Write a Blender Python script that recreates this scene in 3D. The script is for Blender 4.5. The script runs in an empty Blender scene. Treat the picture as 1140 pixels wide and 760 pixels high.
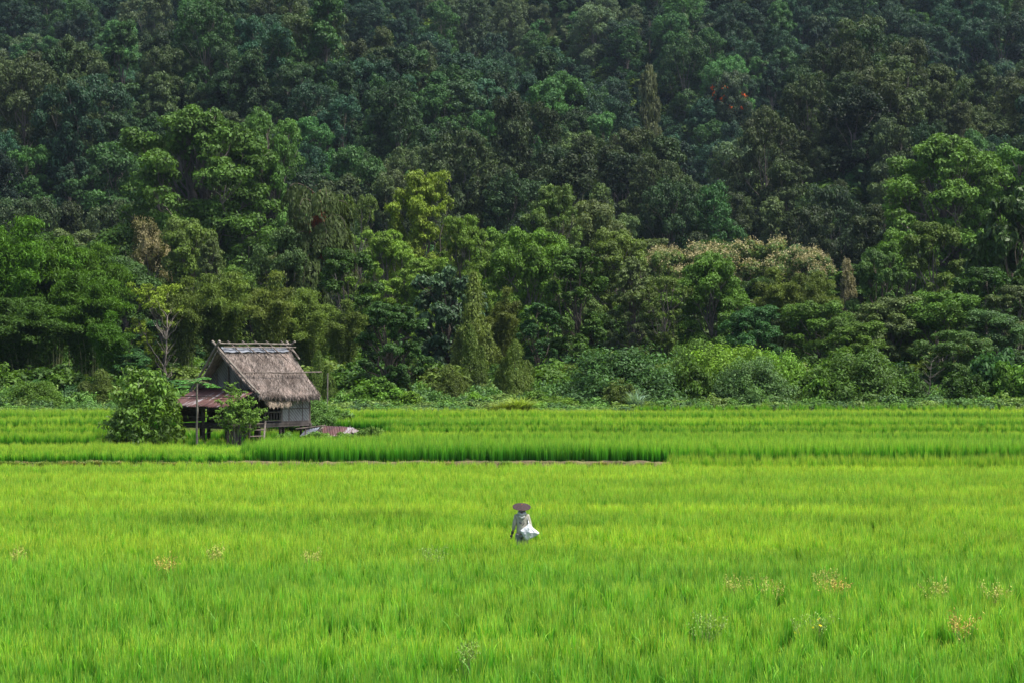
import bpy, bmesh, math, random
import numpy as np
from mathutils import Vector, Matrix, noise as mnoise

sc = bpy.context.scene
col = sc.collection
PI = math.pi
R = math.radians

# ------------------------------------------------------------------ camera
HAZE = .00005
H = 6.1                     # camera height above the near paddy
FPX = 1140 * 70 / 36.0      # focal length in photo pixels
cam_d = bpy.data.cameras.new("camera")
cam_d.lens = 70; cam_d.sensor_width = 36
cam_d.clip_start = 0.5; cam_d.clip_end = 4000
cam = bpy.data.objects.new("camera", cam_d); col.objects.link(cam)
cam.location = (0, 0, H); cam.rotation_euler = (R(90), 0, 0)
sc.camera = cam

# ------------------------------------------------------------------ light
SUN_EL, SUN_AZ = 66.0, 112.0     # elevation; azimuth measured from +Y towards +X
world = bpy.data.worlds.new("World"); sc.world = world
world.use_nodes = True
wn = world.node_tree
bgn = wn.nodes["Background"]
sky = wn.nodes.new("ShaderNodeTexSky"); sky.sky_type = 'NISHITA'
sky.sun_disc = False
sky.sun_elevation = R(SUN_EL); sky.sun_rotation = R(SUN_AZ)
sky.air_density = 1.0; sky.dust_density = 3.0
wn.links.new(sky.outputs[0], bgn.inputs[0]); bgn.inputs[1].default_value = 0.095
sun_d = bpy.data.lights.new("sun", 'SUN'); sun_d.energy = 3.3; sun_d.angle = R(18)
sun_d.color = (1.0, 0.955, 0.88)
sun = bpy.data.objects.new("sun", sun_d); col.objects.link(sun)
az, el = R(SUN_AZ), R(SUN_EL)
dirv = Vector((math.sin(az) * math.cos(el), math.cos(az) * math.cos(el), math.sin(el)))
sun.rotation_euler = dirv.to_track_quat('Z', 'Y').to_euler()
sun.location = (60, 100, 200)
sc.view_settings.view_transform = 'Standard'; sc.view_settings.look = 'None'
sc.view_settings.exposure = 1.35; sc.view_settings.gamma = 1.0
sc.cycles.max_bounces = 5; sc.cycles.diffuse_bounces = 3; sc.cycles.glossy_bounces = 1
sc.cycles.transmission_bounces = 3; sc.cycles.transparent_max_bounces = 2; sc.cycles.volume_bounces = 0
sc.cycles.use_denoising = True
sc.cycles.use_adaptive_sampling = False
sc.render.filter_size = 1.2 if hasattr(sc.render, 'filter_size') else 1.5

# ------------------------------------------------------------------ helpers
def tag(o, label=None, cat=None, group=None, kind=None):
    if label: o["label"] = label
    if cat: o["category"] = cat
    if group: o["group"] = group
    if kind: o["kind"] = kind
    return o

def empty(name, loc, rz=0.0, s=(1, 1, 1)):
    o = bpy.data.objects.new(name, None); col.objects.link(o)
    o.location = loc; o.rotation_euler = (0, 0, rz); o.scale = s
    o.empty_display_size = 0.3
    return o

def obj(name, me, parent=None, tint=None):
    o = bpy.data.objects.new(name, me); col.objects.link(o)
    if parent: o.parent = parent
    if tint is not None: o["tint"] = [float(c) for c in tint]
    return o

def quads_mesh(name, V, F, mat, var=None, hgt=None, smooth=False):
    V = np.ascontiguousarray(V, dtype=np.float32).reshape(-1, 3)
    F = np.ascontiguousarray(F, dtype=np.int32)
    me = bpy.data.meshes.new(name)
    nf, k = F.shape
    me.vertices.add(len(V)); me.vertices.foreach_set("co", V.ravel())
    me.loops.add(nf * k); me.loops.foreach_set("vertex_index", F.ravel())
    me.polygons.add(nf); me.polygons.foreach_set("loop_start", np.arange(0, nf * k, k, dtype=np.int32))
    if smooth: me.polygons.foreach_set("use_smooth", np.ones(nf, dtype=bool))
    for n, a in (("var", var), ("hgt", hgt)):
        if a is not None:
            at = me.attributes.new(n, 'FLOAT', 'POINT')
            at.data.foreach_set("value", np.ascontiguousarray(a, dtype=np.float32))
    me.update(calc_edges=True)
    if mat: me.materials.append(mat)
    return me

def leaf_mesh(name, P, N, L, Wd, rng, mat, droop=0.3, var=None):
    """one folded diamond per leaf: P base points, N facing normals, L lengths, Wd widths"""
    n = len(P)
    N = N / (np.linalg.norm(N, axis=1, keepdims=True) + 1e-9)
    T = rng.normal(size=(n, 3)); T[:, 2] -= droop * 2
    T -= N * np.sum(T * N, axis=1, keepdims=True)
    T /= np.linalg.norm(T, axis=1, keepdims=True) + 1e-9
    S = np.cross(N, T)
    L = np.broadcast_to(L, (n,))[:, None]; Wd = np.broadcast_to(Wd, (n,))[:, None]
    a = P - T * L * .5; b = P + T * L * .5
    m = P - T * L * .05 + N * L * .10
    V = np.stack([a, m + S * Wd * .5, b, m - S * Wd * .5], axis=1).reshape(-1, 3)
    F = np.arange(4 * n).reshape(n, 4)
    if var is None: var = rng.random(n)
    return quads_mesh(name, V, F, mat, var=np.repeat(var, 4))

def tubes_mesh(name, lines, mat, sides=6):
    """lines: list of (points, radii)"""
    Vs, Fs, off = [], [], 0
    for pts, rad in lines:
        pts = np.asarray(pts, dtype=float); k = len(pts)
        d = np.gradient(pts, axis=0); d /= np.linalg.norm(d, axis=1, keepdims=True) + 1e-9
        ref = np.where(np.abs(d[:, 2:3]) < .9, np.array([[0, 0, 1.0]]), np.array([[1.0, 0, 0]]))
        u = np.cross(d, ref); u /= np.linalg.norm(u, axis=1, keepdims=True) + 1e-9
        v = np.cross(d, u)
        ang = np.arange(sides) / sides * 2 * PI
        ring = pts[:, None, :] + (u[:, None, :] * np.cos(ang)[None, :, None] + v[:, None, :] * np.sin(ang)[None, :, None]) * np.asarray(rad, dtype=float)[:, None, None]
        Vs.append(ring.reshape(-1, 3))
        for i in range(k - 1):
            for j in range(sides):
                j2 = (j + 1) % sides
                Fs.append((off + i * sides + j, off + i * sides + j2, off + (i + 1) * sides + j2, off + (i + 1) * sides + j))
        # end caps as thin quads fans (only for even sides)
        if sides == 6:
            for base in (0, (k - 1) * sides):
                o_ = off + base
                Fs.append((o_, o_ + 1, o_ + 2, o_ + 3)); Fs.append((o_ + 3, o_ + 4, o_ + 5, o_))
        off += k * sides
    return quads_mesh(name, np.concatenate(Vs), np.array(Fs), mat, smooth=True)

def sphere_dirs(n, rng):
    d = rng.normal(size=(n, 3)); return d / np.linalg.norm(d, axis=1, keepdims=True)

# ------------------------------------------------------------------ materials
def new_mat(name):
    m = bpy.data.materials.new(name); m.use_nodes = True
    nt = m.node_tree; nt.nodes.clear()
    out = nt.nodes.new("ShaderNodeOutputMaterial")
    return m, nt, out

def N(nt, t, **kw):
    n = nt.nodes.new(t)
    for k, v in kw.items(): setattr(n, k, v)
    return n

def ramp(nt, stops):
    r = nt.nodes.new("ShaderNodeValToRGB"); e = r.color_ramp.elements
    while len(e) > 1: e.remove(e[0])
    e[0].position = stops[0][0]; e[0].color = (*stops[0][1], 1)
    for p, c in stops[1:]:
        q = e.new(p); q.color = (*c, 1)
    return r

def leaf_material(name, transl=0.3, spread=0.5, rough=0.6, hue=(1.06, 1.12, .85), spec=0.2):
    """tint comes from the object or the instance; 'var' varies single leaves"""
    m, nt, out = new_mat(name)
    at = N(nt, "ShaderNodeAttribute", attribute_type='INSTANCER', attribute_name='tint')
    va = N(nt, "ShaderNodeAttribute", attribute_type='GEOMETRY', attribute_name='var')
    geo = N(nt, "ShaderNodeNewGeometry")
    nz = N(nt, "ShaderNodeTexNoise"); nz.inputs['Scale'].default_value = 0.45; nz.inputs['Detail'].default_value = 2
    nt.links.new(geo.outputs['Position'], nz.inputs['Vector'])
    # brightness multiplier
    mr = N(nt, "ShaderNodeMapRange"); mr.inputs['To Min'].default_value = 1 - spread; mr.inputs['To Max'].default_value = 1 + spread
    nt.links.new(va.outputs['Fac'], mr.inputs['Value'])
    sc1 = N(nt, "ShaderNodeVectorMath", operation='SCALE')
    nt.links.new(at.outputs['Vector'], sc1.inputs[0]); nt.links.new(mr.outputs[0], sc1.inputs['Scale'])
    # hue drift by world noise
    mx = N(nt, "ShaderNodeMix", data_type='RGBA', blend_type='MULTIPLY')
    mr2 = N(nt, "ShaderNodeMapRange"); mr2.inputs['From Min'].default_value = .42; mr2.inputs['From Max'].default_value = .68
    nt.links.new(nz.outputs['Fac'], mr2.inputs['Value'])
    nt.links.new(mr2.outputs[0], mx.inputs['Factor'])
    nt.links.new(sc1.outputs[0], mx.inputs[6]); mx.inputs[7].default_value = (*hue, 1)
    mx.clamp_result = False
    pb = N(nt, "ShaderNodeBsdfPrincipled"); pb.inputs['Roughness'].default_value = rough
    pb.inputs['Specular IOR Level'].default_value = spec
    tr = N(nt, "ShaderNodeBsdfTranslucent")
    tm = N(nt, "ShaderNodeMix", data_type='RGBA', blend_type='MULTIPLY'); tm.inputs['Factor'].default_value = 1
    tm.inputs[7].default_value = (1.25, 1.25, .55, 1)
    nt.links.new(mx.outputs[2], pb.inputs['Base Color'])
    nt.links.new(mx.outputs[2], tm.inputs[6]); nt.links.new(tm.outputs[2], tr.inputs['Color'])
    ms = N(nt, "ShaderNodeMixShader"); ms.inputs[0].default_value = transl
    nt.links.new(pb.outputs[0], ms.inputs[1]); nt.links.new(tr.outputs[0], ms.inputs[2])
    nt.links.new(ms.outputs[0], out.inputs['Surface'])
    return m

def rough_material(name, c1, c2, scale=6.0, c3=None, stretch=(1, 1, 1), rough=.85, bump=.3, coords='Object', detail=6, spec=.2, metal=0.0):
    m, nt, out = new_mat(name)
    tc = N(nt, "ShaderNodeTexCoord"); mp = N(nt, "ShaderNodeMapping"); mp.inputs['Scale'].default_value = stretch
    nt.links.new(tc.outputs[coords], mp.inputs['Vector'])
    nz = N(nt, "ShaderNodeTexNoise"); nz.inputs['Scale'].default_value = scale; nz.inputs['Detail'].default_value = detail; nz.inputs['Roughness'].default_value = .65
    nt.links.new(mp.outputs[0], nz.inputs['Vector'])
    st = [(.32, c1), (.68, c2)] if c3 is None else [(.3, c1), (.5, c2), (.7, c3)]
    rp = ramp(nt, st); nt.links.new(nz.outputs['Fac'], rp.inputs[0])
    pb = N(nt, "ShaderNodeBsdfPrincipled"); pb.inputs['Roughness'].default_value = rough
    pb.inputs['Specular IOR Level'].default_value = spec; pb.inputs['Metallic'].default_value = metal
    nt.links.new(rp.outputs[0], pb.inputs['Base Color'])
    bp = N(nt, "ShaderNodeBump"); bp.inputs['Strength'].default_value = bump; bp.inputs['Distance'].default_value = .03
    nt.links.new(nz.outputs['Fac'], bp.inputs['Height']); nt.links.new(bp.outputs[0], pb.inputs['Normal'])
    nt.links.new(pb.outputs[0], out.inputs['Surface'])
    return m

def rice_material():
    m, nt, out = new_mat("rice_blades")
    va = N(nt, "ShaderNodeAttribute", attribute_type='GEOMETRY', attribute_name='var')
    hg = N(nt, "ShaderNodeAttribute", attribute_type='GEOMETRY', attribute_name='hgt')
    at = N(nt, "ShaderNodeAttribute", attribute_type='INSTANCER', attribute_name='tint')
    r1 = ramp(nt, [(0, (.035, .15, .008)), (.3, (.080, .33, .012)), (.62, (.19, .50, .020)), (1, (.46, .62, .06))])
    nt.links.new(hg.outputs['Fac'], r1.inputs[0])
    mr = N(nt, "ShaderNodeMapRange"); mr.inputs['To Min'].default_value = .5; mr.inputs['To Max'].default_value = 1.35
    nt.links.new(va.outputs['Fac'], mr.inputs['Value'])
    mx = N(nt, "ShaderNodeMix", data_type='RGBA', blend_type='MULTIPLY'); mx.inputs['Factor'].default_value = 1
    hv_ = N(nt, "ShaderNodeMath", operation='MULTIPLY'); hv_.inputs[1].default_value = 7.31; nt.links.new(va.outputs['Fac'], hv_.inputs[0])
    hf = N(nt, "ShaderNodeMath", operation='FRACT'); nt.links.new(hv_.outputs[0], hf.inputs[0])
    hr = ramp(nt, [(0, (.72, .95, 1.5)), (.45, (1.0, 1, 1)), (.95, (1.2, 1.02, .8)), (.98, (1.8, 1.15, 1.3)), (1, (1.8, 1.15, 1.3))]); nt.links.new(hf.outputs[0], hr.inputs[0])
    mh = N(nt, "ShaderNodeMix", data_type='RGBA', blend_type='MULTIPLY'); mh.inputs['Factor'].default_value = 1
    nt.links.new(r1.outputs[0], mh.inputs[6]); nt.links.new(hr.outputs[0], mh.inputs[7])
    nt.links.new(mh.outputs[2], mx.inputs[6]); nt.links.new(at.outputs['Color'], mx.inputs[7])
    s1 = N(nt, "ShaderNodeVectorMath", operation='SCALE'); nt.links.new(mx.outputs[2], s1.inputs[0]); nt.links.new(mr.outputs[0], s1.inputs['Scale'])
    pb = N(nt, "ShaderNodeBsdfPrincipled"); pb.inputs['Roughness'].default_value = .5; pb.inputs['Specular IOR Level'].default_value = .35
    tr = N(nt, "ShaderNodeBsdfTranslucent")
    nt.links.new(s1.outputs[0], pb.inputs['Base Color']); nt.links.new(s1.outputs[0], tr.inputs['Color'])
    ms = N(nt, "ShaderNodeMixShader"); ms.inputs[0].default_value = .48
    nt.links.new(pb.outputs[0], ms.inputs[1]); nt.links.new(tr.outputs[0], ms.inputs[2])
    nt.links.new(ms.outputs[0], out.inputs['Surface'])
    return m

M = {}
M['leaf'] = leaf_material("broad_leaves", .28)
M['bamboo'] = leaf_material("bamboo_leaves", .3, spread=.5, hue=(1.08, 1.08, .9))
M['glossy'] = leaf_material("glossy_leaves", .25, spread=.55, rough=.5, hue=(1.0, 1.1, .9), spec=.28)
M['petal'] = leaf_material("flower_panicles", .2, spread=.3, hue=(1, 1, 1))
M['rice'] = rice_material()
M['bark'] = rough_material("pale_bark", (.05, .043, .036), (.16, .14, .12), 3.0, stretch=(1, 1, .3))
M['darkbark'] = rough_material("dark_bark", (.035, .028, .022), (.10, .08, .06), 3.0, stretch=(1, 1, .3))
M['culm'] = rough_material("bamboo_culm", (.10, .13, .05), (.26, .27, .13), 2.0)
M['soil'] = None

# ground: damp green-brown soil, mossy
def ground_material():
    m, nt, out = new_mat("field_soil")
    geo = N(nt, "ShaderNodeNewGeometry")
    nz = N(nt, "ShaderNodeTexNoise"); nz.inputs['Scale'].default_value = 1.3; nz.inputs['Detail'].default_value = 8
    nt.links.new(geo.outputs['Position'], nz.inputs['Vector'])
    rp = ramp(nt, [(.35, (.02, .03, .009)), (.5, (.035, .055, .014)), (.65, (.06, .065, .024))])
    nt.links.new(nz.outputs['Fac'], rp.inputs[0])
    pb = N(nt, "ShaderNodeBsdfPrincipled"); pb.inputs['Roughness'].default_value = .95; pb.inputs['Specular IOR Level'].default_value = .05
    # leaf litter and dark forest floor beyond the paddies
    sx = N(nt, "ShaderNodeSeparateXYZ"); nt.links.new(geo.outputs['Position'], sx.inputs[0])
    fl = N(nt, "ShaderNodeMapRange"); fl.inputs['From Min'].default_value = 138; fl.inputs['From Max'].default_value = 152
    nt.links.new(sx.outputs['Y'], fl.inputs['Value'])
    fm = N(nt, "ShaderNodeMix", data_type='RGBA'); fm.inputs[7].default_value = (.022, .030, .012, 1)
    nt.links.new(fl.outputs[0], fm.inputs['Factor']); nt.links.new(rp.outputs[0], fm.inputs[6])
    nt.links.new(fm.outputs[2], pb.inputs['Base Color'])
    bp = N(nt, "ShaderNodeBump"); bp.inputs['Strength'].default_value = .5; bp.inputs['Distance'].default_value = .1
    nt.links.new(nz.outputs['Fac'], bp.inputs['Height']); nt.links.new(bp.outputs[0], pb.inputs['Normal'])
    nt.links.new(pb.outputs[0], out.inputs['Surface'])
    return m
M['soil'] = ground_material()
M['dike'] = rough_material("dry_dike_earth", (.04, .034, .015), (.09, .072, .035), 2.5, c3=(.15, .128, .05), bump=.8)

# ------------------------------------------------------------------ terrain
CR_X = np.array([-400, 0, 150, 280, 420, 560, 640, 700, 750, 790, 830, 900, 1000, 1140, 1500])
CR_Y = np.array([60, 95, 75, 52, 70, 88, 105, 150, 215, 250, 200, 130, 95, 120, 90])
def wob(x): return .22 * np.sin(x * .31 + 1) + .12 * np.sin(x * .93)
def crest_px(px): return np.interp(px, CR_X, CR_Y)

STEPS = [(92.0, .5), (101.3, .76), (106.5, .96), (110.5, 1.16), (117.0, 1.34), (124.5, 1.5)]
def field_z(x, y):
    z = np.zeros(np.broadcast(x, y).shape)
    yy = y - wob(x)
    for ys, zs in STEPS: z = np.where(yy >= ys, zs, z)
    z = np.where((x > -21.5) & (x < -6.8) & (yy > 92) & (yy < 113.5), .5, z)
    ramp_ = np.clip((y - 148) / 150.0, 0, None)
    return z + np.where(y > 148, 6.5 * ramp_ ** 1.2, 0) * (y < 900)

def terrain_z(x, y):
    x = np.asarray(x, float); y = np.asarray(y, float)
    x, y = np.broadcast_arrays(x, y)
    zf = field_z(x, y)
    yy = np.maximum(y, 60)
    px = 570 + FPX * x / yy
    c = crest_px(px)
    k = (380 - c) / FPX
    near = zf.copy()
    z300 = 7.7
    nearline = z300 + .45 * (y - 300)
    dc = 120.8 / (.45 - k)
    zc = z300 + .45 * (dc - 300)
    after = zc - .30 * (y - dc)
    spur = np.where(y < dc, nearline, after)
    dF = dc + 100
    zF = 6.1 + (k - .004) * dF - 14
    far = zF + .62 * (y - dF)
    far = np.where(y > 620, zF + .62 * (620 - dF) + .35 * (y - 620), far)
    hill = np.maximum(spur, far)
    bump = 6.5 * np.sin(x * .060 + 1.3) * np.sin(y * .047 + x * .02) + 2.4 * np.sin(x * .13 + y * .07)
    w = np.clip((y - 285) / 30, 0, 1)
    z = np.where(y > 285, (1 - w) * zf + w * (hill + bump), zf)
    return np.minimum(z, 330.0)

def tz(x, y): return float(terrain_z(np.array([x]), np.array([y]))[0])

ys = list(np.arange(-60, 84, 6.0)) + list(np.arange(84, 91, 1.0))
for s, _ in STEPS:
    ys += [s - .06, s + .06]
ys += [113.44, 113.56] + list(np.arange(95, 146, 2.5)) + list(np.arange(146, 300, 5.0)) + list(np.arange(300, 640, 7.0)) + list(np.arange(640, 1500, 40.0))
ys = np.array(sorted(ys))
xs = np.array(sorted(set(list(np.arange(-600, -130, 25.0)) + list(np.arange(-130, 131, 2.5)) + list(np.arange(135, 601, 25.0)))))
X, Y = np.meshgrid(xs, ys)
Yw = Y + wob(X) * ((Y > 85) & (Y < 146))
Z = terrain_z(X, Yw + 0.0)
V = np.stack([X, Yw, Z], axis=-1).reshape(-1, 3)
nx, ny = len(xs), len(ys)
ii = np.arange((ny - 1) * nx).reshape(ny - 1, nx)[:, :-1].ravel()
F = np.stack([ii, ii + 1, ii + 1 + nx, ii + nx], axis=1)
ground = obj("ground", quads_mesh("ground", V, F, M['soil'], smooth=False))
tag(ground, "terraced paddy soil rising into the forested hillside", None, kind="structure")

# the bare earth bank between near paddy and the tall rice strip
def dike():
    rng = np.random.default_rng(4)
    xx = np.arange(-60, 7.6, .25)
    prof = [(-.62, -.02), (-.45, .30), (-.30, .50), (0, .60), (.35, .57), (.62, .50)]
    V, F = [], []
    for i, x in enumerate(xx):
        n1 = mnoise.noise((x * .8, 3.0, 0)); n2 = mnoise.noise((x * 2.9, 9.0, 0))
        for (dy, z) in prof:
            if x < -13.4 and z > .1: z -= .16
            zz = z + (.07 * n1 + .05 * n2 if z > .1 else -.1)
            V.append((x, 91.7 + dy + wob(x) + .10 * n2, zz + rng.normal() * .012))
    k = len(prof)
    for i in range(len(xx) - 1):
        for j in range(k - 1):
            a = i * k + j; F.append((a, a + k, a + k + 1, a + 1))
    me = quads_mesh("earth_bank", np.array(V), np.array(F), M['dike'], smooth=True)
    tag(obj("ground_bank", me), "low bank of dry earth between the near paddy and the tall rice strip", None, kind="structure")
dike()

hz = bpy.data.materials.new("valley_air"); hz.use_nodes = True; hn = hz.node_tree; hn.nodes.clear()
ho = hn.nodes.new("ShaderNodeOutputMaterial"); hv = hn.nodes.new("ShaderNodeVolumePrincipled")
hv.inputs['Color'].default_value = (.62, .80, 1.0, 1); hv.inputs['Density'].default_value = HAZE; hv.inputs['Anisotropy'].default_value = .2
hn.links.new(hv.outputs[0], ho.inputs['Volume'])
hb = bmesh.new(); bmesh.ops.create_cube(hb, size=1); hme = bpy.data.meshes.new("haze"); hb.to_mesh(hme); hb.free(); hme.materials.append(hz)
hob = obj("haze", hme); hob.location = (0, 700, 175); hob.scale = (1240, 1700, 356); tag(hob, "faint blue haze in the valley air", None, kind="stuff")

def at(px, d): return (px - 570) / FPX * d
def ztop(py, d): return H + (380 - py) / FPX * d

# ------------------------------------------------------------------ scatter by geometry nodes (for stuff only)
def scatter(name, protos, P, rot, scl, idx, tint, label, cat):
    n = len(P)
    pc = bpy.data.collections.new(name + "_sources")
    for i, me in enumerate(protos):
        o = bpy.data.objects.new("%s_source.%03d" % (name, i), me); pc.objects.link(o)
    pm = bpy.data.meshes.new(name)
    pm.vertices.add(n); pm.vertices.foreach_set("co", np.ascontiguousarray(P, dtype=np.float32).ravel())
    def vec(nm, a):
        t = pm.attributes.new(nm, 'FLOAT_VECTOR', 'POINT'); t.data.foreach_set("vector", np.ascontiguousarray(a, dtype=np.float32).ravel())
    vec("rot", rot); vec("scl", scl)
    t = pm.attributes.new("pick", 'INT', 'POINT'); t.data.foreach_set("value", np.ascontiguousarray(idx, dtype=np.int32))
    t = pm.attributes.new("tint", 'FLOAT_COLOR', 'POINT')
    t.data.foreach_set("color", np.concatenate([tint, np.ones((n, 1))], axis=1).astype(np.float32).ravel())
    s = obj(name, pm)
    g = bpy.data.node_groups.new(name, 'GeometryNodeTree')
    g.interface.new_socket('Geometry', in_out='INPUT', socket_type='NodeSocketGeometry')
    g.interface.new_socket('Geometry', in_out='OUTPUT', socket_type='NodeSocketGeometry')
    gi = g.nodes.new('NodeGroupInput'); go = g.nodes.new('NodeGroupOutput')
    ip = g.nodes.new('GeometryNodeInstanceOnPoints'); ci = g.nodes.new('GeometryNodeCollectionInfo')
    ci.inputs['Collection'].default_value = pc; ci.inputs['Separate Children'].default_value = True; ci.inputs['Reset Children'].default_value = True
    ip.inputs['Pick Instance'].default_value = True
    def na(nm, ty):
        a = g.nodes.new('GeometryNodeInputNamedAttribute'); a.data_type = ty; a.inputs['Name'].default_value = nm; return a.outputs['Attribute']
    g.links.new(na("pick", 'INT'), ip.inputs['Instance Index'])
    e2r = g.nodes.new('FunctionNodeEulerToRotation'); g.links.new(na("rot", 'FLOAT_VECTOR'), e2r.inputs[0]); g.links.new(e2r.outputs[0], ip.inputs['Rotation'])
    g.links.new(na("scl", 'FLOAT_VECTOR'), ip.inputs['Scale'])
    g.links.new(gi.outputs[0], ip.inputs['Points']); g.links.new(ci.outputs[0], ip.inputs['Instance']); g.links.new(ip.outputs[0], go.inputs[0])
    md = s.modifiers.new("scatter", 'NODES'); md.node_group = g
    tag(s, label, cat, kind="stuff")
    return s
# ------------------------------------------------------------------ plant generators
def curve(p0, p1, rng, k=6, wig=.06, sag=0.0, up=0.0):
    p0 = np.asarray(p0, float); p1 = np.asarray(p1, float)
    L = np.linalg.norm(p1 - p0)
    t = np.linspace(0, 1, k)[:, None]
    c = p0 + (p1 - p0) * t
    c[:, 2] += up * L * np.sin(t[:, 0] * PI) - sag * L * t[:, 0] ** 2
    w = rng.normal(size=(k, 3)) * wig * L * np.sin(t * PI)
    return c + w

PROFILE = {
    'broad': lambda t: np.sqrt(np.clip(1 - t ** 3.6, 0, 1)) * (.7 + .3 * np.clip(t * 3, 0, 1)),
    'round': lambda t: np.sqrt(np.clip(1 - (2 * t - 1) ** 2, 0, 1)) ** .8,
    'dome': lambda t: np.sqrt(np.clip(1 - t ** 2.2, 0, 1)) * (.62 + .38 * np.clip(t * 3, 0, 1)),
    'umbrella': lambda t: np.clip(t * 1.5, .15, 1) * np.sqrt(np.clip(1 - t ** 5, 0, 1)),
    'cone': lambda t: (1 - t) ** .75 * .95 + .05,
    'column': lambda t: np.sqrt(np.clip(1 - t ** 3, 0, 1)) * .9 + .08 * np.sin(t * 20),
}

def gen_tree(seed, name, H_=12., W_=10., trunk=.25, prof='round', lobes=16, inner=.55, lobe_r=.22, sub=9, sub_r=.45, nleaf=24000,
             leaf=(.30, .17), droop=.3, up=.35, hollow=.0, mat='leaf', bark='bark', trunk_r=.28, skirt=.0, rough_out=.25, bare=0):
    """returns (crown mesh, trunk mesh); base at z=0, crown between trunk*H and H"""
    rng = np.random.default_rng(seed)
    z0 = trunk * H_; hc = H_ - z0
    f = PROFILE[prof]
    # lobes on the envelope
    LC, LR = [], []
    for i in range(lobes):
        t = (i + .5) / lobes; t = np.clip(t + rng.normal() * .05, .03, .97)
        ang = i * 2.39996 + rng.normal() * .4
        r = W_ / 2 * float(f(t)) * rng.uniform(inner, .95) * (1 - lobe_r * .6)
        lr = W_ * lobe_r * rng.uniform(.7, 1.25)
        zz = z0 + hc * t
        zz = min(zz, H_ - lr * .6)
        LC.append((r * math.cos(ang), r * math.sin(ang), zz)); LR.append(lr)
    LC = np.array(LC); LR = np.array(LR)
    # sub clumps
    C, CRr = [], []
    for c, lr in zip(LC, LR):
        d = sphere_dirs(sub, rng); d[:, 2] = np.where(d[:, 2] < -.45, -d[:, 2], d[:, 2])
        rr = lr * rng.uniform(.55, 1.05, size=(sub, 1))
        C.append(c + d * rr * np.array([1, 1, .8])); CRr.append(lr * sub_r * rng.uniform(.65, 1.3, size=sub))
    C = np.concatenate(C); CRr = np.concatenate(CRr)
    w = CRr ** 2; w /= w.sum()
    which = rng.choice(len(C), size=nleaf, p=w)
    d = sphere_dirs(nleaf, rng)
    flip = (d[:, 2] < -.15) & (rng.random(nleaf) < .6); d[flip, 2] *= -1
    rad = (1 - rough_out * rng.random(nleaf) ** .6 + .12 * rng.normal(size=nleaf))
    P = C[which] + d * (CRr[which] * rad)[:, None] * np.array([1, 1, .75])
    if skirt > 0:
        P[:, 2] -= skirt * rng.random(nleaf) ** 2 * hc * (rng.random(nleaf) < .35)
    Nn = d * .9 + rng.normal(size=(nleaf, 3)) * .45; Nn[:, 2] += up
    s = rng.uniform(.7, 1.25, size=nleaf)
    # clump-wise tone plus leaf-wise tone (new and old growth)
    cv = rng.random(len(C)); var = np.clip(.45 * cv[which] + .55 * rng.random(nleaf), 0, 1)
    crown = leaf_mesh(name + "_crown", P, Nn, leaf[0] * s, leaf[1] * s, rng, M[mat], droop, var)
    # wood
    lines = []
    top = np.array([rng.normal() * .03 * W_, rng.normal() * .03 * W_, z0 + hc * .55])
    tk = curve((0, 0, -1.0), top, rng, 8, .015)
    lines.append((tk, np.linspace(trunk_r * 1.15, trunk_r * .35, 8)))
    for c, lr in zip(LC, LR):
        a = np.clip((c[2] - z0) / hc * .55 + .30, .35, .95)
        start = tk[int(a * 7)]
        if c[2] < start[2]: start = tk[max(3, int(a * 7) - 2)]
        br = curve(start, c, rng, 6, .05, up=.06)
        r0 = trunk_r * rng.uniform(.25, .45)
        lines.append((br, np.linspace(r0, r0 * .3, 6)))
        for q in range(3 + bare):
            dd = sphere_dirs(1, rng)[0]; dd[2] = abs(dd[2]) * .8
            e = c + dd * lr * 1.0
            lines.append((curve(br[4], e, rng, 4, .06), np.linspace(r0 * .35, r0 * .1, 4)))
    wood = tubes_mesh(name + "_trunk", lines, M[bark], 6)
    return crown, wood

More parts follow.
